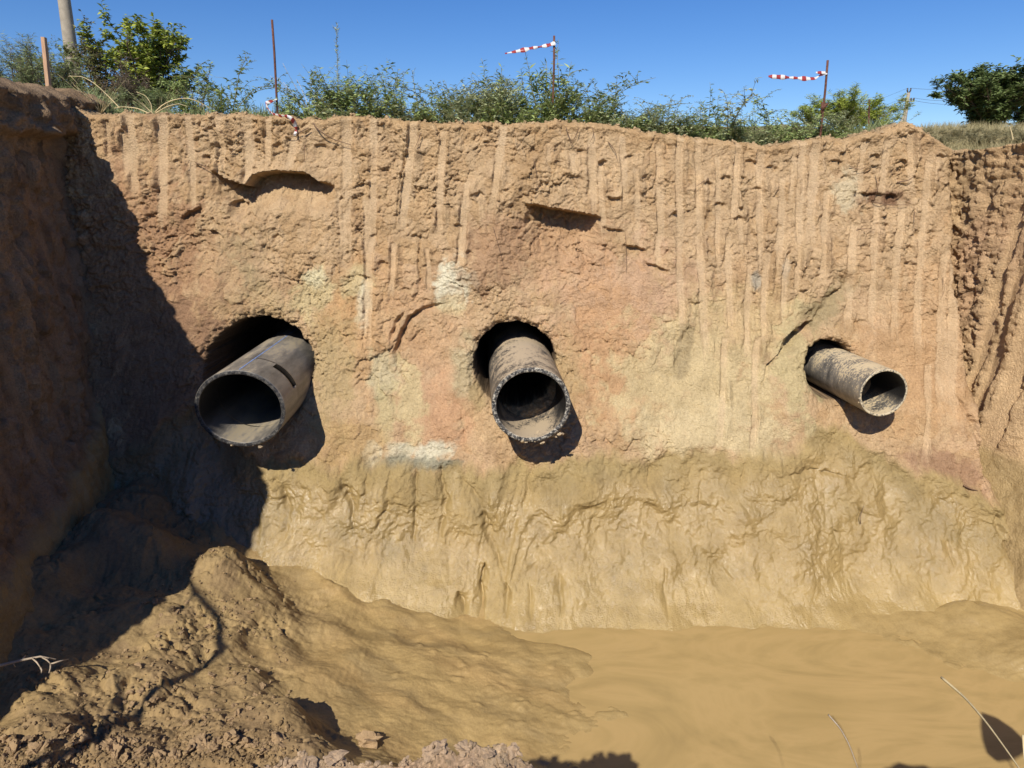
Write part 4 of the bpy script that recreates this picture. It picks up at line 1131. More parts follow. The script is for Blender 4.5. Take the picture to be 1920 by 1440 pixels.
ribbon('barrier_tape', [at(1550, 137, 6.94), at(1540, 140, 6.93), at(1528, 147, 6.92), at(1505, 147, 6.9), at(1475, 145, 6.88), at(1441, 143, 6.85)], 0.042, [0.9, 0.3, 0.7, 0.1, 0.0, 0.1], 'striped tape blowing level from the leaning right rod', 3)
ribbon('barrier_tape', [at(1548, 136, 6.93), at(1540, 136, 6.92), at(1530, 136, 6.91)], 0.036, [0.4, 0.2, 0.3], 'short knotted tail of tape on the leaning right rod', 2)
wp = wall_point
def off(p, d): return np.asarray(p) - np.array((0, d, 0))
ribbon('barrier_tape', [at(519, 186, 6.98), at(505, 190, 6.93), at(498, 196, 6.88), at(504, 206, 6.80), at(512, 216, 6.70), at(530, 217, 6.62), at(545, 220, 6.55), at(552, 230, off(wp(552, 232), 0.04)[1]), at(556, 242, off(wp(556, 242), 0.04)[1]), at(552, 254, off(wp(552, 254), 0.04)[1])],
       0.045, [0.6, 1.0, 0.2, 0.4, 0.9, 1.2, 0.5, 0.1, 0.2, 0.5], 'slack red and white tape hanging over the rim below the left rod', 5)

# concrete pole at the left
def concrete_pole():
    Y = 12.6
    base = at(146, 215, Y); top = at(112, -60, Y)
    root = empty('utility_pole', base); tag(root, 'thick grey concrete pole leaning among the bushes at left', 'utility pole')
    m = MB(); a = np.array((0.02, 0, -0.7)); b = top - base
    m.tube([a + (b - a) * t for t in np.linspace(0, 1, 8)], 0.122, 0.090, 18)
    m.build('shaft', MAT_CONC, root)
    top2 = b + (b - a) / np.linalg.norm(b - a) * 1.5
    return root
concrete_pole()

def far_pole():
    Y = 75.0
    base = at(1690, 262, Y); top = at(1704, 172, Y)
    root = empty('utility_pole', base); tag(root, 'small far-off pole with crossarm and slanting brace', 'utility pole')
    b = top - base
    gz = float(ground_h(np.float64(base[0]), np.float64(Y))) - base[2] - 0.4
    m = MB(); m.tube([(0, 0, gz), b * 0.5, b * 0.98], 0.26, 0.15, 10); m.build('shaft', MAT_CONC, root)
    st = MB(); st.tube([(at(1677, 262, Y - 0.5) - base - b * 0.62) * (1 - gz / (b[2] * 0.62)) + b * 0.62, b * 0.62], 0.13, 0.10, 8); st.build('brace', MAT_CONC, root)
    arms = MB(); c = b * 0.80; arms.tube([c + (-0.62, -0.15, 0.02), c + (0.62, -0.15, 0)], 0.06, 0.06, 6); arms.build('crossarm', MAT_CONC, root)
    for dx in (-0.55, -0.28, 0.28, 0.55):
        i = MB(); i.tube([c + (dx, -0.15, 0.02), c + (dx, -0.15, 0.16), c + (dx, -0.15, 0.32)], [0.05, 0.10, 0.07], k=7); i.build('insulator', MAT_INS, root)
    for dx in (-0.16, 0.16):
        i = MB(); i.tube([b * 0.98 + (0, 0, -0.1), b + (dx, 0, 0.1), b + (dx, 0, 0.35)], [0.05, 0.08, 0.07], k=7); i.build('insulator', MAT_INS, root)
    return base, b, c
fb, ftop, farm = far_pole()
# pole-mounted spans: sagging wires leaving both ways
for k, (src, dst, sag, lab) in enumerate([
        (ftop + (0.16, 0, 0.35), at(2050, 100, 46), 0.8, 'topmost thin wire running right above the dark tree'),
        (farm + (0.55, -0.15, 0.32), at(2050, 128, 46), 0.9, 'thin wire running right from the crossarm, second highest'),
        (farm + (-0.55, -0.15, 0.32), at(2050, 150, 46), 1.0, 'lowest thin wire running right into the dark tree'),
        (ftop + (-0.16, 0, 0.35), at(1380, 262, 120), 0.8, 'thin wire sloping left from the top of the far pole'),
        (farm + (-0.55, -0.15, 0.32), at(1380, 272, 120), 1.0, 'thin wire sloping left from the crossarm of the far pole')]):
    a = fb + src; b = np.asarray(dst)
    t = np.linspace(0, 1, 24)[:, None]
    P = a * (1 - t) + b * t; P[:, 2] -= sag * 4 * (t * (1 - t))[:, 0]
    m = MB(); m.tube(P, 0.013, 0.013, 4); o = m.build('power_line', MAT_WIRE); tag(o, lab, 'wire', 'overhead wires')
# an even farther pole, barely above the weeds
Y = 130.0
base = at(1468, 262, Y); top = at(1468, 232, Y)
root = empty('utility_pole', base); tag(root, 'tiny distant pole just showing above the weeds', 'utility pole')
m = MB(); m.tube([(0, 0, float(ground_h(np.float64(base[0]), np.float64(Y))) - base[2] - 0.4), top - base], 0.2, 0.16, 8); m.build('shaft', MAT_CONC, root)
m = MB(); c = (top - base) * 0.9; m.tube([c + (-0.9, -0.2, 0), c + (0.9, -0.2, 0)], 0.10, 0.10, 6); m.build('crossarm', MAT_CONC, root)

# ------------------------------------------------------------------ vegetation
MAT_STEM = simple_mat('weed_stem', (0.20, 0.19, 0.085), 0.8, 0.3, 20, 0.2)
MAT_DRYSTEM = simple_mat('dry_stalk', (0.50, 0.40, 0.22), 0.85, 0.3, 20, 0.2)
MAT_TWIG = simple_mat('grey_twig', (0.36, 0.29, 0.21), 0.85, 0.3, 25, 0.3)
MAT_ROOT = simple_mat('root_bark', (0.17, 0.105, 0.065), 0.9, 0.35, 25, 0.3)
MAT_BARK = simple_mat('shrub_bark', (0.13, 0.095, 0.065), 0.9, 0.35, 15, 0.4)
MAT_WEED = leaf_mat('weed_leaf', (0.131, 0.187, 0.054), (0.361, 0.429, 0.153))
MAT_WEED2 = leaf_mat('grey_weed_leaf', (0.179, 0.224, 0.109), (0.478, 0.500, 0.273))
MAT_SHRUB = leaf_mat('shrub_leaf', (0.078, 0.137, 0.029), (0.410, 0.439, 0.064))
MAT_TREE = leaf_mat('dark_tree_leaf', (0.047, 0.078, 0.023), (0.183, 0.232, 0.074))
MAT_BROOM = leaf_mat('broom_leaf', (0.169, 0.232, 0.036), (0.455, 0.500, 0.086))
MAT_TAMARISK = leaf_mat('feathery_leaf', (0.109, 0.154, 0.061), (0.308, 0.336, 0.142))
MAT_DRYGRASS = leaf_mat('dry_grass', (0.204, 0.174, 0.078), (0.432, 0.360, 0.192))

def curve_stem(rg, h, lean, bend, n=9, droop=0.0):
    a = rg.random() * 2 * np.pi
    t = np.linspace(0, 1, n)
    d = np.array((math.cos(a), math.sin(a)))
    wob = rg.normal(0, 0.02 * h, (n, 2)).cumsum(0) * 0.5
    x = d[0] * (lean * t + bend * t ** 2) * h + wob[:, 0]
    y = d[1] * (lean * t + bend * t ** 2) * h + wob[:, 1]
    z = h * (t - droop * t ** 3)
    P = np.stack([x, y, z], -1); P[0] = 0
    return P

def along(P, t):
    s = np.asarray(t) * (len(P) - 1); i = np.minimum(s.astype(int), len(P) - 2); f = (s - i)[:, None]
    return P[i] * (1 - f) + P[i + 1] * f, P[i + 1] - P[i]

def leafy(mb, rg, P, n, L, ratio, t0=0.15, spread=0.9, tlo=0.1, thi=1.0, taper=0.5):
    t = t0 + (1 - t0) * rg.random(n)
    Q, tan = along(P, t)
    tan = tan / (np.linalg.norm(tan, axis=1, keepdims=True) + 1e-9)
    a = rg.random(n) * 2 * np.pi
    rad = np.stack([np.cos(a), np.sin(a), rg.normal(0.05, 0.35, n)], -1)
    D = tan * (1 - spread) + rad * spread
    N = np.stack([rg.normal(0, 0.5, n), rg.normal(-0.35, 0.5, n), np.ones(n)], -1)
    LL = L * (0.6 + 0.7 * rg.random(n)) * (1 - taper * t)
    mb.leaves(Q, D, N, LL, LL * ratio * (0.8 + 0.4 * rg.random(n)), tlo + (thi - tlo) * rg.random(n))

def weed(kind, seed):
    """returns (stem mesh, leaf mesh)"""
    rg = np.random.default_rng(seed)
    st = MB(); lf = MB()
    if kind == 'bushy':
        for k in range(15):
            h = 0.20 + 0.26 * rg.random()
            P = curve_stem(rg, h, 0.25 + 0.5 * rg.random(), 0.25 * rg.random(), droop=0.15 * rg.random())
            P[:, :2] += rg.normal(0, 0.05, 2)
            st.tube(P, 0.0035, 0.0012, 4)
            leafy(lf, rg, P, 24, 0.080, 0.32, 0.06)
            for b in range(3):
                Q, tn = along(P, np.array([0.3 + 0.5 * rg.random()]))
                P2 = curve_stem(rg, 0.12 + 0.1 * rg.random(), 0.7, 0.2, 6) + Q[0]
                st.tube(P2, 0.002, 0.001, 3)
                leafy(lf, rg, P2, 12, 0.066, 0.32, 0.1)
    elif kind == 'upright':
        for k in range(7):
            h = 0.30 + 0.30 * rg.random()
            P = curve_stem(rg, h, 0.12 + 0.2 * rg.random(), 0.12 * rg.random())
            P[:, :2] += rg.normal(0, 0.05, 2)
            st.tube(P, 0.0042, 0.0014, 4)
            leafy(lf, rg, P, 44, 0.095, 0.22, 0.10, 0.75)
    elif kind == 'arching':
        for k in range(6):
            h = 0.30 + 0.25 * rg.random()
            P = curve_stem(rg, h, 0.35, 0.9 * rg.random() + 0.3, 12, droop=0.25 + 0.25 * rg.random())
            st.tube(P, 0.004, 0.0014, 4)
            leafy(lf, rg, P, 34, 0.068, 0.36, 0.12, 0.85)
            for b in range(4):
                Q, tn = along(P, np.array([0.35 + 0.6 * rg.random()]))
                P2 = curve_stem(rg, 0.10 + 0.08 * rg.random(), 0.8, 0.4, 6, droop=0.4) + Q[0]
                st.tube(P2, 0.002, 0.001, 3)
                leafy(lf, rg, P2, 12, 0.045, 0.34, 0.1)
    elif kind == 'wiry':
        for k in range(22):
            h = 0.16 + 0.24 * rg.random()
            P = curve_stem(rg, h, 0.5 + 0.4 * rg.random(), 0.2, 7)
            st.tube(P, 0.0026, 0.001, 3)
            leafy(lf, rg, P, 9, 0.04, 0.22, 0.3)
    elif kind == 'low':
        for k in range(20):
            h = 0.10 + 0.10 * rg.random()
            P = curve_stem(rg, h, 0.7 + 0.5 * rg.random(), 0.3, 6)
            P[:, :2] += rg.normal(0, 0.09, 2)
            st.tube(P, 0.0024, 0.001, 3)
            leafy(lf, rg, P, 18, 0.066, 0.36, 0.05)
    return st, lf

def ground_at(x, Y):
    """top of the ground behind the back rim"""
    return float(ztop(x)) + 0.02 + max(0.0, Y - 7.2) * 0.03

WEEDS = {}
for kd, sds in (('bushy', (1, 2, 3, 4)), ('upright', (5, 6, 7)), ('arching', (8, 9, 10)), ('wiry', (11, 12)), ('low', (13, 14, 15))):
    for s in sds:
        st, lf = weed(kd, s)
        WEEDS[(kd, s)] = (st.mesh('stem', MAT_STEM if kd != 'wiry' else MAT_DRYSTEM), {a: lf.mesh('foliage', b) for a, b in (('g', MAT_WEED), ('s', MAT_WEED2))})
PLACES = [(260, 'beside the dead stalks at left'), (400, 'below the tall bright shrub'), (500, 'left of the left rod'), (560, 'at the foot of the left rod'), (625, 'between the left rod and the tallest spike'), (700, 'just right of the tallest spike'), (760, 'at the edge of the low gap in the weeds'), (840, 'in the low gap in the weeds'),
          (900, 'right of the low gap in the weeds'), (960, 'some way left of the middle rod'), (1030, 'left against the middle rod'), (1080, 'right against the middle rod'), (1140, 'right of the middle rod'), (1240, 'where the weeds dip, between middle and leaning rods'), (1330, 'left of the sag in the rim'), (1420, 'above the sag in the rim'), (1500, 'under the level striped tape'), (1545, 'left against the leaning rod'), (9999, 'right of the leaning rod')]
KINDW = {'bushy': 'bushy', 'upright': 'upright narrow-leaved', 'arching': 'arching', 'wiry': 'wiry half-dry', 'low': 'low creeping'}
def put_weed(kd, s, px, Y, sc, tone, rot):
    x = (px - 960) / F * (Y / 1.06)
    root = empty('weed_plant', (x, Y, ground_at(x, Y) - 0.015))
    root.rotation_euler = (random.uniform(-.08, .08), random.uniform(-.08, .08), rot); root.scale = (sc, sc, sc)
    place = next(p for lim, p in PLACES if px < lim)
    tag(root, '%s %s weed %s' % (KINDW[kd], {'g': 'green', 's': 'grey-green'}[tone], place), 'weed', 'weeds growing along the rim')
    a, b = WEEDS[(kd, s)]
    link('stem', a, root); link('foliage', b[tone], root)
    return root
# (pixel x, kind, scale)
row = [(195, 'wiry', .8), (300, 'wiry', .8), (350, 'bushy', .7), (390, 'wiry', .8), (415, 'bushy', .75), (440, 'arching', 1.0), (468, 'upright', .55), (545, 'bushy', .75), (578, 'arching', 1.1), (592, 'wiry', 1.25), (612, 'bushy', .95), (640, 'bushy', 1.0),
       (665, 'bushy', 1.05), (690, 'bushy', 1.05), (715, 'bushy', .9), (735, 'upright', .95), (752, 'bushy', .6), (775, 'low', 1.0), (800, 'low', 1.0), (825, 'arching', 1.0), (845, 'bushy', .75), (865, 'bushy', .95), (890, 'arching', 1.15), (905, 'bushy', 1.05), (930, 'bushy', 1.05),
       (942, 'upright', .95), (960, 'bushy', 1.0), (985, 'bushy', .8), (1000, 'upright', 1.05), (1026, 'upright', 1.2), (1020, 'bushy', .85), (1050, 'bushy', .85), (1070, 'arching', 1.15), (1090, 'bushy', .75), (1105, 'arching', 1.2), (1130, 'bushy', .75), (1150, 'upright', .9), (1170, 'bushy', .6),
       (1195, 'bushy', .65), (1225, 'arching', .8), (1250, 'bushy', .7), (1275, 'low', 1.1), (1300, 'bushy', .65), (1325, 'bushy', .8), (1345, 'upright', 1.05), (1365, 'arching', 1.1), (1385, 'bushy', .7), (1410, 'upright', .95), (1425, 'bushy', .75), (1445, 'arching', 1.1), (1460, 'bushy', .7), (1480, 'bushy', .6),
       (1500, 'bushy', .75), (1520, 'arching', .9), (1545, 'bushy', .8), (1562, 'low', 1.0), (1575, 'bushy', .7), (1120, 'bushy', .85), (1185, 'arching', .9), (1215, 'bushy', .85), (1240, 'wiry', .9), (1262, 'arching', .9), (1290, 'bushy', .8), (1312, 'upright', .75), (1135, 'low', 1.1), (1180, 'low', 1.1), (1245, 'low', 1.1), (560, 'low', 1.0), (700, 'low', 1.1), (870, 'low', 1.1), (925, 'low', 1.1), (1010, 'low', 1.0), (1100, 'low', 1.0), (1210, 'low', 1.1), (1340, 'low', 1.0), (1440, 'low', 1.1), (640, 'low', 1.0), (1150, 'low', 1.0), (970, 'low', 1.0), (1390, 'low', 1.0), (1490, 'low', 1.0)]
sid = {'bushy': (1, 2, 3, 4), 'upright': (5, 6, 7), 'arching': (8, 9, 10), 'wiry': (11, 12), 'low': (13, 14, 15)}
for i, (px, kd, sc) in enumerate(row):
    Y = (6.86 + 0.1 * random.random()) if kd == 'low' else random.uniform(6.95, 7.45)
    put_weed(kd, sid[kd][i % len(sid[kd])], px, Y, sc * (random.uniform(.72, 1.12) if kd in ('bushy', 'low') else random.uniform(.9, 1.25)) * (0.88 if px > 1060 else 1.0), 'g' if random.random() < .62 else 's', random.uniform(0, 6.28))

# tall spikes
def spike(px, ytop, Y, n, label, lean=0.03, seed=31):
    rg = np.random.default_rng(seed)
    x = (px - 960) / F * (Y / 1.06)
    z0 = ground_at(x, Y) - 0.02
    h = at(px, ytop, Y)[2] - z0
    root = empty('weed_plant', (x, Y, z0)); tag(root, label, 'weed')
    t = np.linspace(0, 1, 14); P = np.stack([lean * t + 0.012 * np.sin(t * 5), 0.02 * t, h * t], -1)
    st = MB(); st.tube(P, 0.0042, 0.0012, 5)
    lf = MB(); leafy(lf, rg, P, n, 0.040, 0.28, 0.25, 0.6, taper=0.3)
    for b in range(int(n / 6)):
        Q, tn = along(P, np.array([0.35 + 0.62 * rg.random()]))
        P2 = curve_stem(rg, 0.035 + 0.03 * rg.random(), 0.5, 0.2, 5) + Q[0]
        st.tube(P2, 0.0012, 0.0008, 3); leafy(lf, rg, P2, 6, 0.022, 0.3, 0.1)
    st.build('stem', MAT_STEM, root); lf.build('foliage', MAT_WEED2, root)
spike(632, 42, 7.05, 120, 'tallest single weed spike on the rim, right of the left rod', 0.07, 31)
spike(785, 132, 7.1, 40, 'thin lone weed spike over the low gap in the weeds', -0.03, 32)
spike(1075, 160, 7.15, 34, 'thin dry-tipped stalk just right of the middle rod', 0.05, 33)

# dead arching grass stems on the rim at left
def dry_stem(name, pts, r, label, mat=MAT_DRYSTEM, cat='stalk', group=None, leaves=None):
    P = np.array(pts, float)
    t = np.linspace(0, len(P) - 1, 26); i = np.minimum(t.astype(int), len(P) - 2); f = (t - i)[:, None]
    Q = P[i] * (1 - f) + P[i + 1] * f
    for _ in range(5): Q[1:-1] = 0.25 * Q[:-2] + 0.5 * Q[1:-1] + 0.25 * Q[2:]
    m = MB(); m.tube(Q, r, r * 0.4, 6)
    o = m.build(name, mat); tag(o, label, cat, group)
    return o
Yd = 6.78
dry_stem('dry_stalk', [at(225, 203, Yd), at(205, 182, Yd), at(180, 158, Yd), at(155, 143, Yd), at(128, 143, Yd)], 0.0055, 'long pale dead stalk arching left over the rim by the concrete pole')
dry_stem('dry_stalk', [at(285, 212, Yd), at(284, 196, Yd), at(274, 180, Yd), at(256, 172, Yd)], 0.005, 'short pale dead stalk curling above the rim, left of the fan of dry stems')
dry_stem('dry_stalk', [at(290, 211, Yd), at(305, 196, Yd), at(325, 187, Yd), at(350, 183, Yd), at(372, 190, Yd), at(395, 204, Yd)], 0.0055, 'pale dead stalk bowing right in a low arch over the rim')
dry_stem('dry_stalk', [at(292, 212, Yd - .03), at(312, 200, Yd - .03), at(335, 194, Yd - .03), at(352, 200, Yd - .03)], 0.005, 'lower pale dead stalk lying right along the rim')
dry_stem('dry_stalk', [at(280, 213, Yd - .05), at(258, 203, Yd - .05), at(230, 200, Yd - .05), at(214, 203, Yd - .05)], 0.006, 'pale dead stalk lying flat along the rim towards the left')
dry_stem('dry_stalk', [at(287, 213, Yd - .02), at(276, 203, Yd - .02), at(266, 192, Yd - .02)], 0.004, 'thin pale dead stalk sticking up between curling stems')
dry_stem('dry_stalk', [at(1899, 262, 7.4), at(1897, 250, 7.4), at(1893, 236, 7.4)], 0.010, 'short bare brown stick standing in dry grass at right')
# slender post in the yellow-green bush
o = dry_stem('thin_stake', [at(1629, 255, 9.0), at(1629, 220, 9.0), at(1630, 186, 9.0)], 0.016, 'thin brown stake half hidden in the yellow-green bush', MAT_RUST, 'stake')

# --- shrubs and trees
def shrub(name, loc, label, cat, seed, mains, height, spread, leafL, ratio, nleaf, mat, f0=0.22, bark=MAT_BARK, levels=2, lean=0.0, tl=(0.0, 1.0), kids=(9, 6), upb=0.45, trunk_r=0.03, lift=0.0, partname='branches', stiff=0.5):
    rg = np.random.default_rng(seed)
    root = empty(name, loc); tag(root, label, cat)
    br = MB(); lf = MB()
    tips = []
    for k in range(mains):
        a = rg.random() * 2 * np.pi
        h = height * (0.72 + 0.33 * rg.random())
        t = np.linspace(0, 1, 10)
        out = spread * (0.15 + 0.85 * rg.random())
        P = np.stack([math.cos(a) * out * t ** 1.4 + lean * t, math.sin(a) * out * t ** 1.4, h * (t - 0.22 * (out / (spread + 1e-6)) * t ** 2)], -1)
        P[1:, :2] += rg.normal(0, 0.025 * height, (9, 2)).cumsum(0) * 0.5
        br.tube(P, trunk_r, trunk_r * 0.25, 6)
        for q in range(kids[0]):
            f = f0 + (1 - f0) * rg.random()
            B, tn = along(P, np.array([f])); tn = tn[0] / np.linalg.norm(tn[0])
            dd = rg.normal(0, 1, 3); dd[2] = abs(dd[2]) * upb + 0.1; dd /= np.linalg.norm(dd)
            dd = dd * (1 - stiff * 0.5) + tn * stiff * 0.5
            ln = height * (0.16 + 0.20 * rg.random()) * (1.15 - 0.5 * f)
            t2 = np.linspace(0, 1, 7)[:, None]
            P2 = B[0] + dd * ln * t2 + np.array((0, 0, 0.12 * ln)) * t2 ** 2
            P2[1:] += rg.normal(0, 0.02 * height * 0.4, (6, 3))
            br.tube(P2, trunk_r * 0.35, trunk_r * 0.10, 4)
            nn = int(nleaf / (mains * kids[0]))
            sub = max(2, kids[1])
            for w in range(sub):
                B3, tn3 = along(P2, np.array([0.25 + 0.75 * rg.random()]))
                d3 = dd + rg.normal(0, 0.7, 3); d3[2] += 0.25; d3 /= np.linalg.norm(d3)
                l3 = ln * (0.35 + 0.35 * rg.random())
                P3_ = B3[0] + d3 * l3 * np.linspace(0, 1, 5)[:, None]
                br.tube(P3_, trunk_r * 0.12, trunk_r * 0.05, 3)
                cl = rg.random() * 0.45
                leafy(lf, rg, P3_, max(3, nn // sub), leafL, ratio, 0.0, 0.8, tl[0] + (tl[1] - tl[0]) * cl * 0.8, tl[0] + (tl[1] - tl[0]) * min(1, cl + 0.55), 0.2)
    b = br.build(partname, bark, root)
    l = lf.build('foliage', mat, root)
    return root
def gpos(px, Y, dz=0.0):
    x = (px - 960) / F * (Y / 1.06)
    return (x, Y, float(ground_h(np.float64(x), np.float64(Y))) + dz)
shrub('shrub', gpos(290, 10.4, -.1), 'tall bright green shrub with sunlit yellow leaves at left', 'shrub', 51, 15, 1.50, 0.80, 0.080, 0.48, 10000, MAT_SHRUB, kids=(8, 6), trunk_r=0.022)
shrub('shrub', gpos(205, 10.9, -.1), 'thinner yellow-green shrub directly right of the concrete pole', 'shrub', 52, 12, 1.38, 0.65, 0.070, 0.44, 5000, leaf_mat('pale_shrub_leaf', (0.07, 0.085, 0.03), (0.24, 0.23, 0.07)), kids=(7, 5), trunk_r=0.02)
shrub('shrub', gpos(372, 9.6, -.1), 'loose open shrub trailing right of the tall bright shrub', 'shrub', 53, 7, 0.85, 0.50, 0.060, 0.36, 1700, MAT_WEED, kids=(6, 5), trunk_r=0.012)
shrub('shrub', gpos(150, 11.6, -.1), 'leafy shrub showing behind the concrete pole', 'shrub', 54, 7, 1.45, 0.42, 0.065, 0.42, 2200, MAT_SHRUB, kids=(7, 5), trunk_r=0.02, tl=(0, .75))
shrub('shrub', gpos(45, 9.4, -.1), 'feathery grey-green bush at the far left of the rim', 'shrub', 55, 28, 1.08, 0.6, 0.070, 0.13, 9000, MAT_TAMARISK, kids=(8, 5), trunk_r=0.010, upb=1.6, stiff=1.0)
shrub('shrub', gpos(-40, 9.2, -.1), 'feathery grey-green bush cut off by the left edge of the picture', 'shrub', 56, 20, 0.98, 0.55, 0.070, 0.13, 6000, MAT_TAMARISK, kids=(8, 5), trunk_r=0.010, upb=1.6, stiff=1.0)
shrub('shrub', gpos(115, 9.0, -.1), 'feathery grey-green bush between timber post and concrete pole', 'shrub', 57, 22, 0.95, 0.5, 0.065, 0.13, 6500, MAT_TAMARISK, kids=(8, 5), trunk_r=0.010, upb=1.6, stiff=1.0)
shrub('shrub', gpos(190, 8.6, -.1), 'low feathery bush at the foot of the concrete pole', 'shrub', 58, 16, 0.50, 0.42, 0.060, 0.13, 4500, MAT_TAMARISK, kids=(7, 5), trunk_r=0.008, upb=1.4, stiff=1.0)
shrub('shrub', gpos(300, 8.6, -.1), 'low feathery bush below the tall bright shrub', 'shrub', 59, 16, 0.42, 0.45, 0.060, 0.14, 4500, MAT_TAMARISK, kids=(7, 5), trunk_r=0.008, upb=1.4, stiff=1.0)
shrub('shrub', gpos(250, 9.0, -.1), 'purplish twiggy thicket behind the rim at left', 'shrub', 60, 16, 0.75, 0.45, 0.05, 0.2, 1400, leaf_mat('purple_twig_leaf', (0.10, 0.075, 0.05), (0.22, 0.17, 0.11)), kids=(9, 6), trunk_r=0.010, upb=1.2, stiff=1.0)
shrub('shrub', gpos(1590, 9.4, -.05), 'yellow-green upright broom bush behind the leaning rod', 'shrub', 61, 46, 0.50, 0.66, 0.062, 0.15, 13000, MAT_BROOM, bark=MAT_STEM, kids=(8, 5), trunk_r=0.007, upb=2.2, stiff=1.3)
shrub('shrub', gpos(1520, 9.2, -.05), 'small yellow-green bush left of the leaning rod', 'shrub', 62, 16, 0.30, 0.40, 0.055, 0.16, 2600, MAT_BROOM, bark=MAT_STEM, kids=(6, 5), trunk_r=0.006, upb=2.0, stiff=1.2)
shrub('shrub', gpos(1645, 9.6, -.05), 'sparse yellow-green bush nearest the dirt hump', 'shrub', 63, 20, 0.44, 0.42, 0.060, 0.14, 2600, MAT_BROOM, bark=MAT_STEM, kids=(6, 5), trunk_r=0.006, upb=2.2, stiff=1.3)
shrub('tree', gpos(1850, 22.0, -.1), 'dark low round-crowned tree at the right edge', 'tree', 64, 44, 1.75, 1.85, 0.17, 0.38, 36000, MAT_TREE, f0=0.04, kids=(12, 7), trunk_r=0.035, partname='trunk')
shrub('tree', gpos(1925, 23.0, -.1), 'second dark crown cut off by the right edge of the picture', 'tree', 65, 18, 1.75, 1.3, 0.13, 0.34, 11000, MAT_TREE, f0=0.05, kids=(10, 6), trunk_r=0.035, partname='trunk')

MAT_BRUSH = leaf_mat('dry_brush', (0.15, 0.135, 0.065), (0.34, 0.30, 0.16))
for i, (px, Y, h, lab) in enumerate([(1762, 9.0, .20, 'dry brushy clump just right of the dirt hump'), (1800, 10.4, .26, 'dry brushy clump behind the notch in the rim at right'), (1842, 9.4, .22, 'dry brushy clump in front of the dark tree'),
                                     (1885, 10.8, .26, 'dry brushy clump beside the short brown stick'), (1925, 9.6, .22, 'dry brushy clump at the right edge of the picture'), (1725, 10.2, .22, 'greyish brushy clump behind the dirt hump')]):
    shrub('shrub', gpos(px, Y, -.03), lab, 'shrub', 80 + i, 24, h, 0.42, 0.055, 0.09, 4500, MAT_BRUSH, bark=MAT_DRYSTEM, kids=(6, 4), trunk_r=0.004, upb=1.2, stiff=0.9)

# dry grass slope behind the right gap, and grass among the weeds
def grass_field(name, boxes, mat, seed, hh, label=None, density=1.0):
    rg = np.random.default_rng(seed)
    mb = MB()
    for (px0, px1, Y0, Y1, n, h, zoff) in boxes:
        n = int(n * density)
        Y = rg.uniform(Y0, Y1, n); px = rg.uniform(px0, px1, n)
        x = (px - 960) / F * (Y / 1.06)
        z = np.array([float(ground_h(np.float64(a), np.float64(b))) if b > 7.6 else ground_at(a, b) for a, b in zip(x, Y)]) - 0.02 + zoff
        P = np.stack([x, Y, z], -1)
        D = np.stack([rg.normal(-0.15, 0.7, n), rg.normal(0, 0.6, n), np.ones(n)], -1)
        N = np.stack([rg.normal(0, 1, n), rg.normal(-1, .6, n), rg.normal(0.3, .3, n)], -1)
        L = h * (0.4 + 1.2 * rg.random(n) ** 1.5); mb.leaves(P, D, N, L, L * 0.022 + 0.003, rg.random(n))
    o = mb.build(name, mat); tag(o, label, None, None, 'stuff'); return o
grass_field('dry_grass', [(1690, 2050, 7.8, 13.0, 9000, 0.12, 0), (1640, 1760, 8.0, 11.0, 2500, 0.15, 0), (1720, 2050, 13, 21, 9000, 0.22, 0)], MAT_DRYGRASS, 71, 0.3)
grass_field('grass', [(100, 520, 7.0, 8.6, 8000, 0.12, 0), (500, 1660, 6.95, 8.4, 13000, 0.12, 0), (-150, 200, 7.3, 9.0, 4500, 0.20, 0), (760, 860, 7.0, 7.6, 600, 0.13, 0)], MAT_TAMARISK, 72, 0.15)

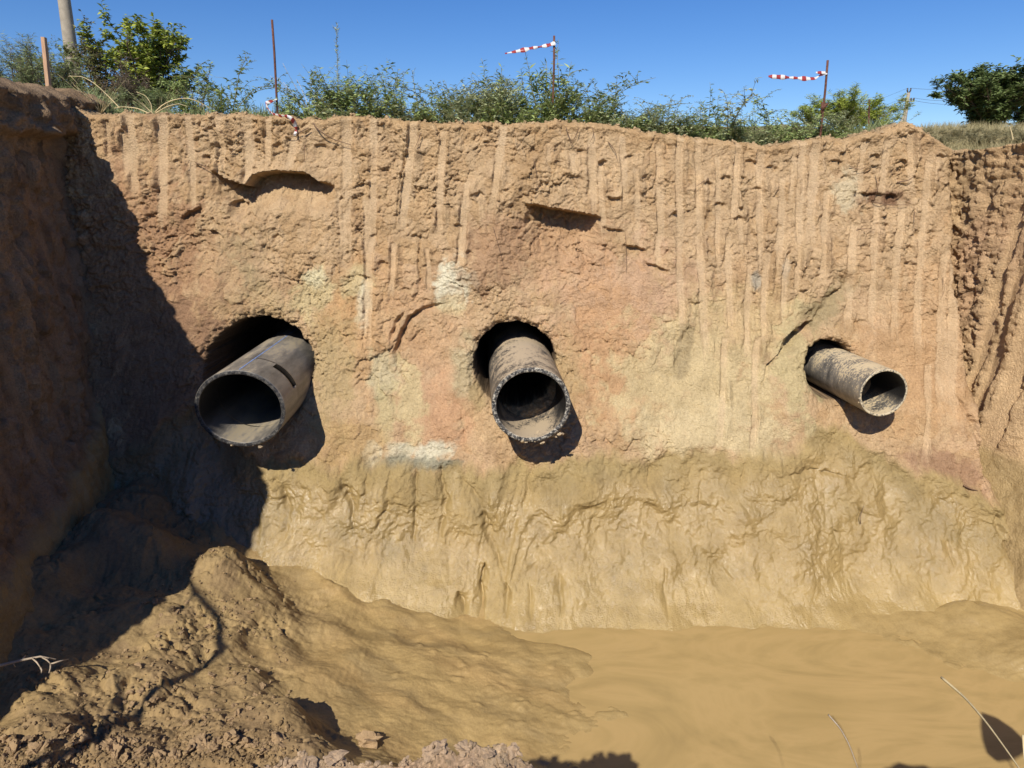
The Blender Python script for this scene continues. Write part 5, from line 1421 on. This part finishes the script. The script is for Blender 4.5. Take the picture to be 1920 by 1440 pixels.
# ------------------------------------------------------------------ roots and twigs sticking out of the soil
def root_on_wall(pts, r, outs, parent, mat=MAT_ROOT):
    P = [wall_point(*p) - np.array((0, o, 0)) for p, o in zip(pts, outs)]
    P = np.array(P)
    t = np.linspace(0, len(P) - 1, 16); i = np.minimum(t.astype(int), len(P) - 2); f = (t - i)[:, None]
    Q = P[i] * (1 - f) + P[i + 1] * f
    for _ in range(3): Q[1:-1] = 0.25 * Q[:-2] + 0.5 * Q[1:-1] + 0.25 * Q[2:]
    m = MB(); m.tube(Q, r, r * 0.35, 4); m.build('root', mat, parent)
for pts, r, outs in [([(590, 232), (600, 245), (625, 262), (660, 272)], .007, (.02, .06, .05, .02)), ([(572, 270), (572, 300), (573, 340), (574, 372)], .003, (.02, .04, .08, .10)), ([(582, 240), (560, 252), (540, 256)], .005, (.03, .05, .02)),
                     ([(1172, 440), (1173, 470), (1174, 510)], .0025, (.03, .04, .02)), ([(925, 425), (935, 460), (945, 500)], .0025, (.03, .04, .03)), ([(1000, 300), (1006, 330), (1004, 350)], .003, (.02, .03, .02)), ([(1060, 238), (1068, 262), (1078, 280)], .004, (.03, .05, .03)),
                     ([(1085, 240), (1078, 258), (1066, 275)], .004, (.03, .05, .03)), ([(1110, 240), (1112, 255), (1104, 270)], .003, (.03, .05, .03)), ([(1592, 312), (1610, 318), (1630, 308)], .004, (.02, .05, .02)), ([(1682, 342), (1698, 338), (1708, 330)], .006, (.02, .06, .06)),
                     ([(1606, 429), (1620, 428), (1636, 430)], .004, (.02, .05, .03)), ([(1635, 378), (1660, 384), (1700, 384)], .005, (.02, .05, .03)), ([(1640, 330), (1642, 350), (1638, 372)], .003, (.02, .04, .02)), ([(1712, 395), (1708, 412), (1706, 428)], .003, (.02, .04, .02)),
                     ([(1885, 310), (1860, 350), (1845, 400)], .010, (.12, .16, .08)), ([(1892, 330), (1878, 352), (1862, 370)], .008, (.12, .16, .10)), ([(1880, 520), (1862, 545), (1850, 560)], .008, (.12, .14, .08)), ([(1855, 300), (1872, 318), (1884, 340)], .006, (.12, .18, .12)),
                     ([(1850, 310), (1842, 360), (1848, 420)], .005, (.12, .16, .10)), ([(1770, 520), (1768, 545), (1764, 560)], .003, (.02, .04, .02)), ([(430, 288), (450, 272), (462, 262)], .004, (.02, .05, .02)), ([(355, 300), (350, 315), (345, 330)], .003, (.02, .04, .02)),
                     ([(440, 258), (420, 250), (410, 240)], .003, (.03, .05, .02)), ([(367, 305), (385, 312), (400, 318)], .006, (.02, .05, .03)), ([(790, 250), (786, 265), (780, 280)], .004, (.02, .05, .03)), ([(1050, 570), (1060, 562), (1066, 560)], .003, (.01, .03, .01)),
                     ([(1140, 266), (1152, 282), (1156, 300)], .004, (.02, .05, .02)), ([(1325, 335), (1310, 345), (1300, 350)], .004, (.02, .05, .02)), ([(1612, 980), (1604, 960), (1616, 945)], .004, (.02, .06, .02)), ([(1800, 905), (1812, 912), (1826, 916)], .010, (.02, .04, .02))]:
    root_on_wall(pts, r, outs, pit_wall)

# turf clod and hanging roots on the left corner rim
rg = np.random.default_rng(90)
def left_roots():
    def lp(px, py, Y): return at(px, py, Y)
    specs = [([(68, 212), (67, 250), (68, 285)], .006, MAT_TWIG), ([(40, 245), (58, 262), (76, 278), (98, 288)], .011, MAT_ROOT), ([(60, 268), (90, 284), (120, 292), (148, 292)], .010, MAT_ROOT), ([(30, 230), (48, 256), (70, 275)], .008, MAT_ROOT),
             ([(88, 208), (106, 228), (126, 245)], .003, MAT_TWIG), ([(92, 215), (110, 240), (128, 244)], .003, MAT_TWIG), ([(148, 290), (166, 300), (173, 318), (172, 330)], .004, MAT_TWIG), ([(85, 288), (100, 280), (120, 276)], .005, MAT_ROOT), ([(36, 215), (46, 232), (52, 248)], .003, MAT_TWIG),
             ([(95, 300), (112, 292), (140, 296)], .006, MAT_ROOT), ([(100, 218), (120, 213), (124, 212)], .003, MAT_TWIG)]
    for pts, r, mt in specs:
        Y0 = 6.05 + 0.006 * (pts[0][0])
        P = np.array([lp(x, y, Y0 + 0.0025 * (x - pts[0][0])) for x, y in pts])
        t = np.linspace(0, len(P) - 1, 14); i = np.minimum(t.astype(int), len(P) - 2); f = (t - i)[:, None]
        Q = P[i] * (1 - f) + P[i + 1] * f
        for _ in range(3): Q[1:-1] = 0.25 * Q[:-2] + 0.5 * Q[1:-1] + 0.25 * Q[2:]
        m = MB(); m.tube(Q, r, r * 0.35, 5); m.build('root', mt, left_wall)
left_roots()

# ------------------------------------------------------------------ foreground: twig, dry stalks, clods
tw = MB()
Q0 = [atz(-30, 1262, -2.39), atz(0, 1248, -2.39), atz(40, 1238, -2.41), atz(75, 1231, -2.42), atz(105, 1236, -2.45)]
tw.tube(Q0, 0.010, 0.004, 6)
for (a, b) in [((40, 1238), (48, 1228)), ((20, 1243), (28, 1250)), ((60, 1234), (76, 1252)), ((76, 1252), (78, 1262)), ((80, 1233), (95, 1245)), ((10, 1246), (8, 1256)), ((95, 1245), (128, 1236)), ((95, 1245), (92, 1262))]:
    tw.tube([atz(*a, -2.41), (atz(*a, -2.41) + atz(*b, -2.42)) / 2 + (0.004, 0, .003), atz(*b, -2.43)], 0.005, 0.003, 5)
o = tw.build('fallen_branch', MAT_TWIG); tag(o, 'bare thorny grey branch lying at the left edge in the shade', 'branch')

def near(px, py, t): return ray(px, py) * t
dry_stem('dry_stalk', [near(1765, 1270, 2.35), near(1810, 1308, 2.25), near(1850, 1355, 2.12), near(1890, 1410, 2.0), near(1945, 1490, 1.85)], 0.0042, 'long thin straw stalk over the water at lower right')
dry_stem('dry_stalk', [near(1918, 1378, 2.0), near(1920, 1415, 1.98), near(1926, 1480, 1.9)], 0.003, 'short pale straw at the lower right corner')
dry_stem('dry_stalk', [near(1553, 1340, 2.2), near(1575, 1365, 2.15), near(1592, 1395, 2.1), near(1612, 1450, 2.0)], 0.0026, 'thin brownish straw rising over the water, left of the long stalk', MAT_TWIG)

CL = [lump_mesh('dirt_clod', 1.0, 500 + i, MAT_CLOD, 0.75, 3) for i in range(6)]
CLP = [lump_mesh('dirt_clod', 1.0, 520 + i, MAT_CLOD_PINK, 0.8, 3) for i in range(6)]
cg = random.Random(5)
def clod(mesh, p, r, label, group):
    o = link('dirt_clod', mesh); o.location = p; o.scale = (r * cg.uniform(.8, 1.3), r * cg.uniform(.8, 1.2), r * cg.uniform(.7, 1.1))
    o.rotation_euler = (cg.uniform(-.5, .5), cg.uniform(-.5, .5), cg.uniform(0, 6.28))
    tag(o, label, 'clod', group)
for i in range(120):
    px = cg.uniform(-10, 540); py = 1440 - abs(cg.gauss(0, 1)) * 26 - max(0, 200 - px) * 0.06
    q = atz(px, py, -2.45); z = floor_z(q[0], q[1])
    q = atz(px, py, z); z = floor_z(q[0], q[1])
    r = cg.choice((.012, .016, .02, .028, .034)) * cg.uniform(.8, 1.2)
    clod(CL[i % 6], (q[0], q[1], z + r * 0.25), r, 'crumbly brown clod in the rubble along the lower left edge', 'brown clods at lower left')
for i in range(45):
    px = cg.uniform(200, 520); py = cg.uniform(1120, 1370)
    q = atz(px, py, -2.6); z = floor_z(q[0], q[1]); q = atz(px, py, z); z = floor_z(q[0], q[1])
    r = cg.uniform(.010, .022)
    clod(CL[i % 6], (q[0], q[1], z + r * 0.2), r, 'small tan clod on the lumpy mud bank at left', 'tan clods on the mud bank')
for i in range(70):
    x = cg.uniform(-0.62, 0.08)
    j = int(np.clip(np.searchsorted(bx, x), 0, len(bx) - 1))
    row_ = int(cg.uniform(0.40, 0.50) * nb_rows)
    r = cg.choice((.008, .011, .015, .02))
    clod(CLP[i % 6], (x, BY[row_, j], BZ[row_, j] + r * 0.35), r, 'pale pinkish clod on the near bank at the bottom', 'pinkish clods on the near bank')
# loose crumbs, too many to count
def crumbs():
    t = (1 + 5 ** 0.5) / 2
    IV = np.array([(-1, t, 0), (1, t, 0), (-1, -t, 0), (1, -t, 0), (0, -1, t), (0, 1, t), (0, -1, -t), (0, 1, -t), (t, 0, -1), (t, 0, 1), (-t, 0, -1), (-t, 0, 1)]) / 1.9
    IF = np.array([(0, 11, 5), (0, 5, 1), (0, 1, 7), (0, 7, 10), (0, 10, 11), (1, 5, 9), (5, 11, 4), (11, 10, 2), (10, 7, 6), (7, 1, 8), (3, 9, 4), (3, 4, 2), (3, 2, 6), (3, 6, 8), (3, 8, 9), (4, 9, 5), (2, 4, 11), (6, 2, 10), (8, 6, 7), (9, 8, 1)])
    rg = np.random.default_rng(99)
    V = []; Fc = []; C = []; n = 0
    def put(p, r, col):
        nonlocal n
        v = IV * (1 + rg.normal(0, .22, (12, 1))) * rg.uniform(.7, 1.3, 3) * r
        a = rg.random() * 6.28; ca, sa = math.cos(a), math.sin(a)
        v = v @ np.array(((ca, -sa, 0), (sa, ca, 0), (0, 0, 1)))
        V.append(v + p); Fc.append(IF + n); n += 12
        C.append(np.tile(np.array(col) * rg.uniform(.8, 1.2), (12, 1)))
    for k in range(3400):
        u = rg.random()
        if u < 0.55: px, py = rg.uniform(-20, 560), 1450 - abs(rg.normal(0, 1)) * 45
        elif u < 0.85: px, py = rg.uniform(40, 540), rg.uniform(1210, 1430)
        else: px, py = rg.normal(400, 60), rg.uniform(1010, 1200)
        q = atz(px, py, -2.5); q = atz(px, py, floor_z(q[0], q[1])); q = atz(px, py, floor_z(q[0], q[1]))
        r = 0.0035 + 0.011 * rg.random() ** 3
        put((q[0], q[1], floor_z(q[0], q[1]) + r * .3), r, (0.32, 0.222, 0.12))
    for k in range(900):      # along the rim
        j = rg.integers(30, len(xs) - 30)
        i = int(rg.uniform(0, 14))
        r = 0.004 + 0.016 * rg.random() ** 3
        put((Xl[i, j], Yl[i, j], Zl[i, j] + r * .3), r, (0.42, 0.30, 0.175))
    for k in range(900):      # near bank
        j = int(np.searchsorted(bx, rg.uniform(-0.68, 0.12))); i = int(rg.uniform(0.33, 0.47) * nb_rows)
        r = 0.002 + 0.007 * rg.random() ** 2
        put((BX[i, j], BY[i, j], BZ[i, j] + r * .3), r, (0.46, 0.33, 0.21))
    V = np.vstack(V)
    o = link('rubble', mesh_np('rubble', V, np.vstack(Fc), MAT_SOIL, False, {'Col': np.vstack(C), 'wet': np.zeros(len(V))}))
    tag(o, 'loose crumbs of soil strewn over the bank and rim', None, None, 'stuff')
crumbs()
q = atz(690, 1395, -3.05)
clod(CL[2], (q[0], q[1], floor_z(q[0], q[1]) + 0.03), .055, 'lone reddish-brown rock in the mud beside the dark shadow', None)

# ------------------------------------------------------------------ plants on the near bank, beside the photographer (their shadows fall into the pit)
def bare_shrub():
    root = empty('bare_shrub', (-3.02, 0.75, -1.6)); tag(root, 'leafless shrub on the near bank whose shadow crosses the mud', 'shrub')
    m = MB()
    def sh(px, py, z, s):  # the point on the sun ray that ends at the given floor point
        return atz(px, py, z) - np.array((0.35, 1.0, -0.96)) * s - np.array(root.location)
    base = np.zeros(3)
    n1 = [base, sh(100, 1385, -2.45, 1.85), sh(240, 1300, -2.6, 2.2), sh(400, 1212, -2.72, 2.55)]
    m.tube(n1, 0.034, 0.024, 7)
    m.tube([n1[3], sh(380, 1150, -2.66, 2.62), sh(340, 1090, -2.6, 2.68), sh(305, 1045, -2.55, 2.72)], 0.024, 0.012, 6)
    m.tube([sh(100, 1385, -2.45, 1.85), sh(160, 1300, -2.55, 2.1), sh(200, 1260, -2.58, 2.3)], 0.024, 0.012, 6)
    m.tube([sh(385, 1165, -2.68, 2.6), sh(350, 1190, -2.68, 2.65), sh(330, 1240, -2.66, 2.7)], 0.014, 0.007, 5)
    m.tube([sh(350, 1105, -2.62, 2.66), sh(310, 1140, -2.62, 2.7), sh(285, 1138, -2.6, 2.75)], 0.012, 0.006, 5)
    m.tube([sh(400, 1212, -2.72, 2.55), sh(415, 1205, -2.72, 2.6)], 0.010, 0.006, 5)
    m.build('branches', MAT_BARK, root)
bare_shrub()
def broadleaf():
    """burdock-like plant at the right on the near bank"""
    p = atz(1890, 1425, WATER_Z) - np.array((0.35, 1.0, -0.96)) * 2.1
    root = empty('broadleaf_plant', (p[0] + 0.1, p[1] - 0.1, -1.7)); tag(root, 'broad-leaved plant on the near bank casting a leaf shadow on the water', 'plant')
    def sh(px, py, s): return atz(px, py, WATER_Z) - np.array((0.35, 1.0, -0.96)) * s - np.array(root.location)
    st = MB(); st.tube([(0, 0, 0), sh(1900, 1440, 2.1) * (1, 1, .6), sh(1885, 1412, 2.1)], 0.006, 0.004, 5); st.build('stem', MAT_STEM, root)
    C = [(1840, 1335), (1868, 1345), (1898, 1365), (1918, 1385), (1925, 1410), (1900, 1425), (1870, 1428), (1850, 1412), (1841, 1385), (1838, 1360)]
    V = [sh(1880, 1385, 2.1) + (0, 0, -.015)] + [sh(x, y, 2.1 + 0.02 * math.sin(i)) for i, (x, y) in enumerate(C)]
    V2 = [np.array(v) - (0, 0, 0.002) for v in V]
    n = len(C); T = [(0, 1 + i, 1 + (i + 1) % n) for i in range(n)] + [(n + 1, n + 2 + (i + 1) % n, n + 2 + i) for i in range(n)]
    lf = MB(); lf.add(np.array(V + V2), T, 0.4); lf.build('leaf', MAT_WEED, root)
broadleaf()
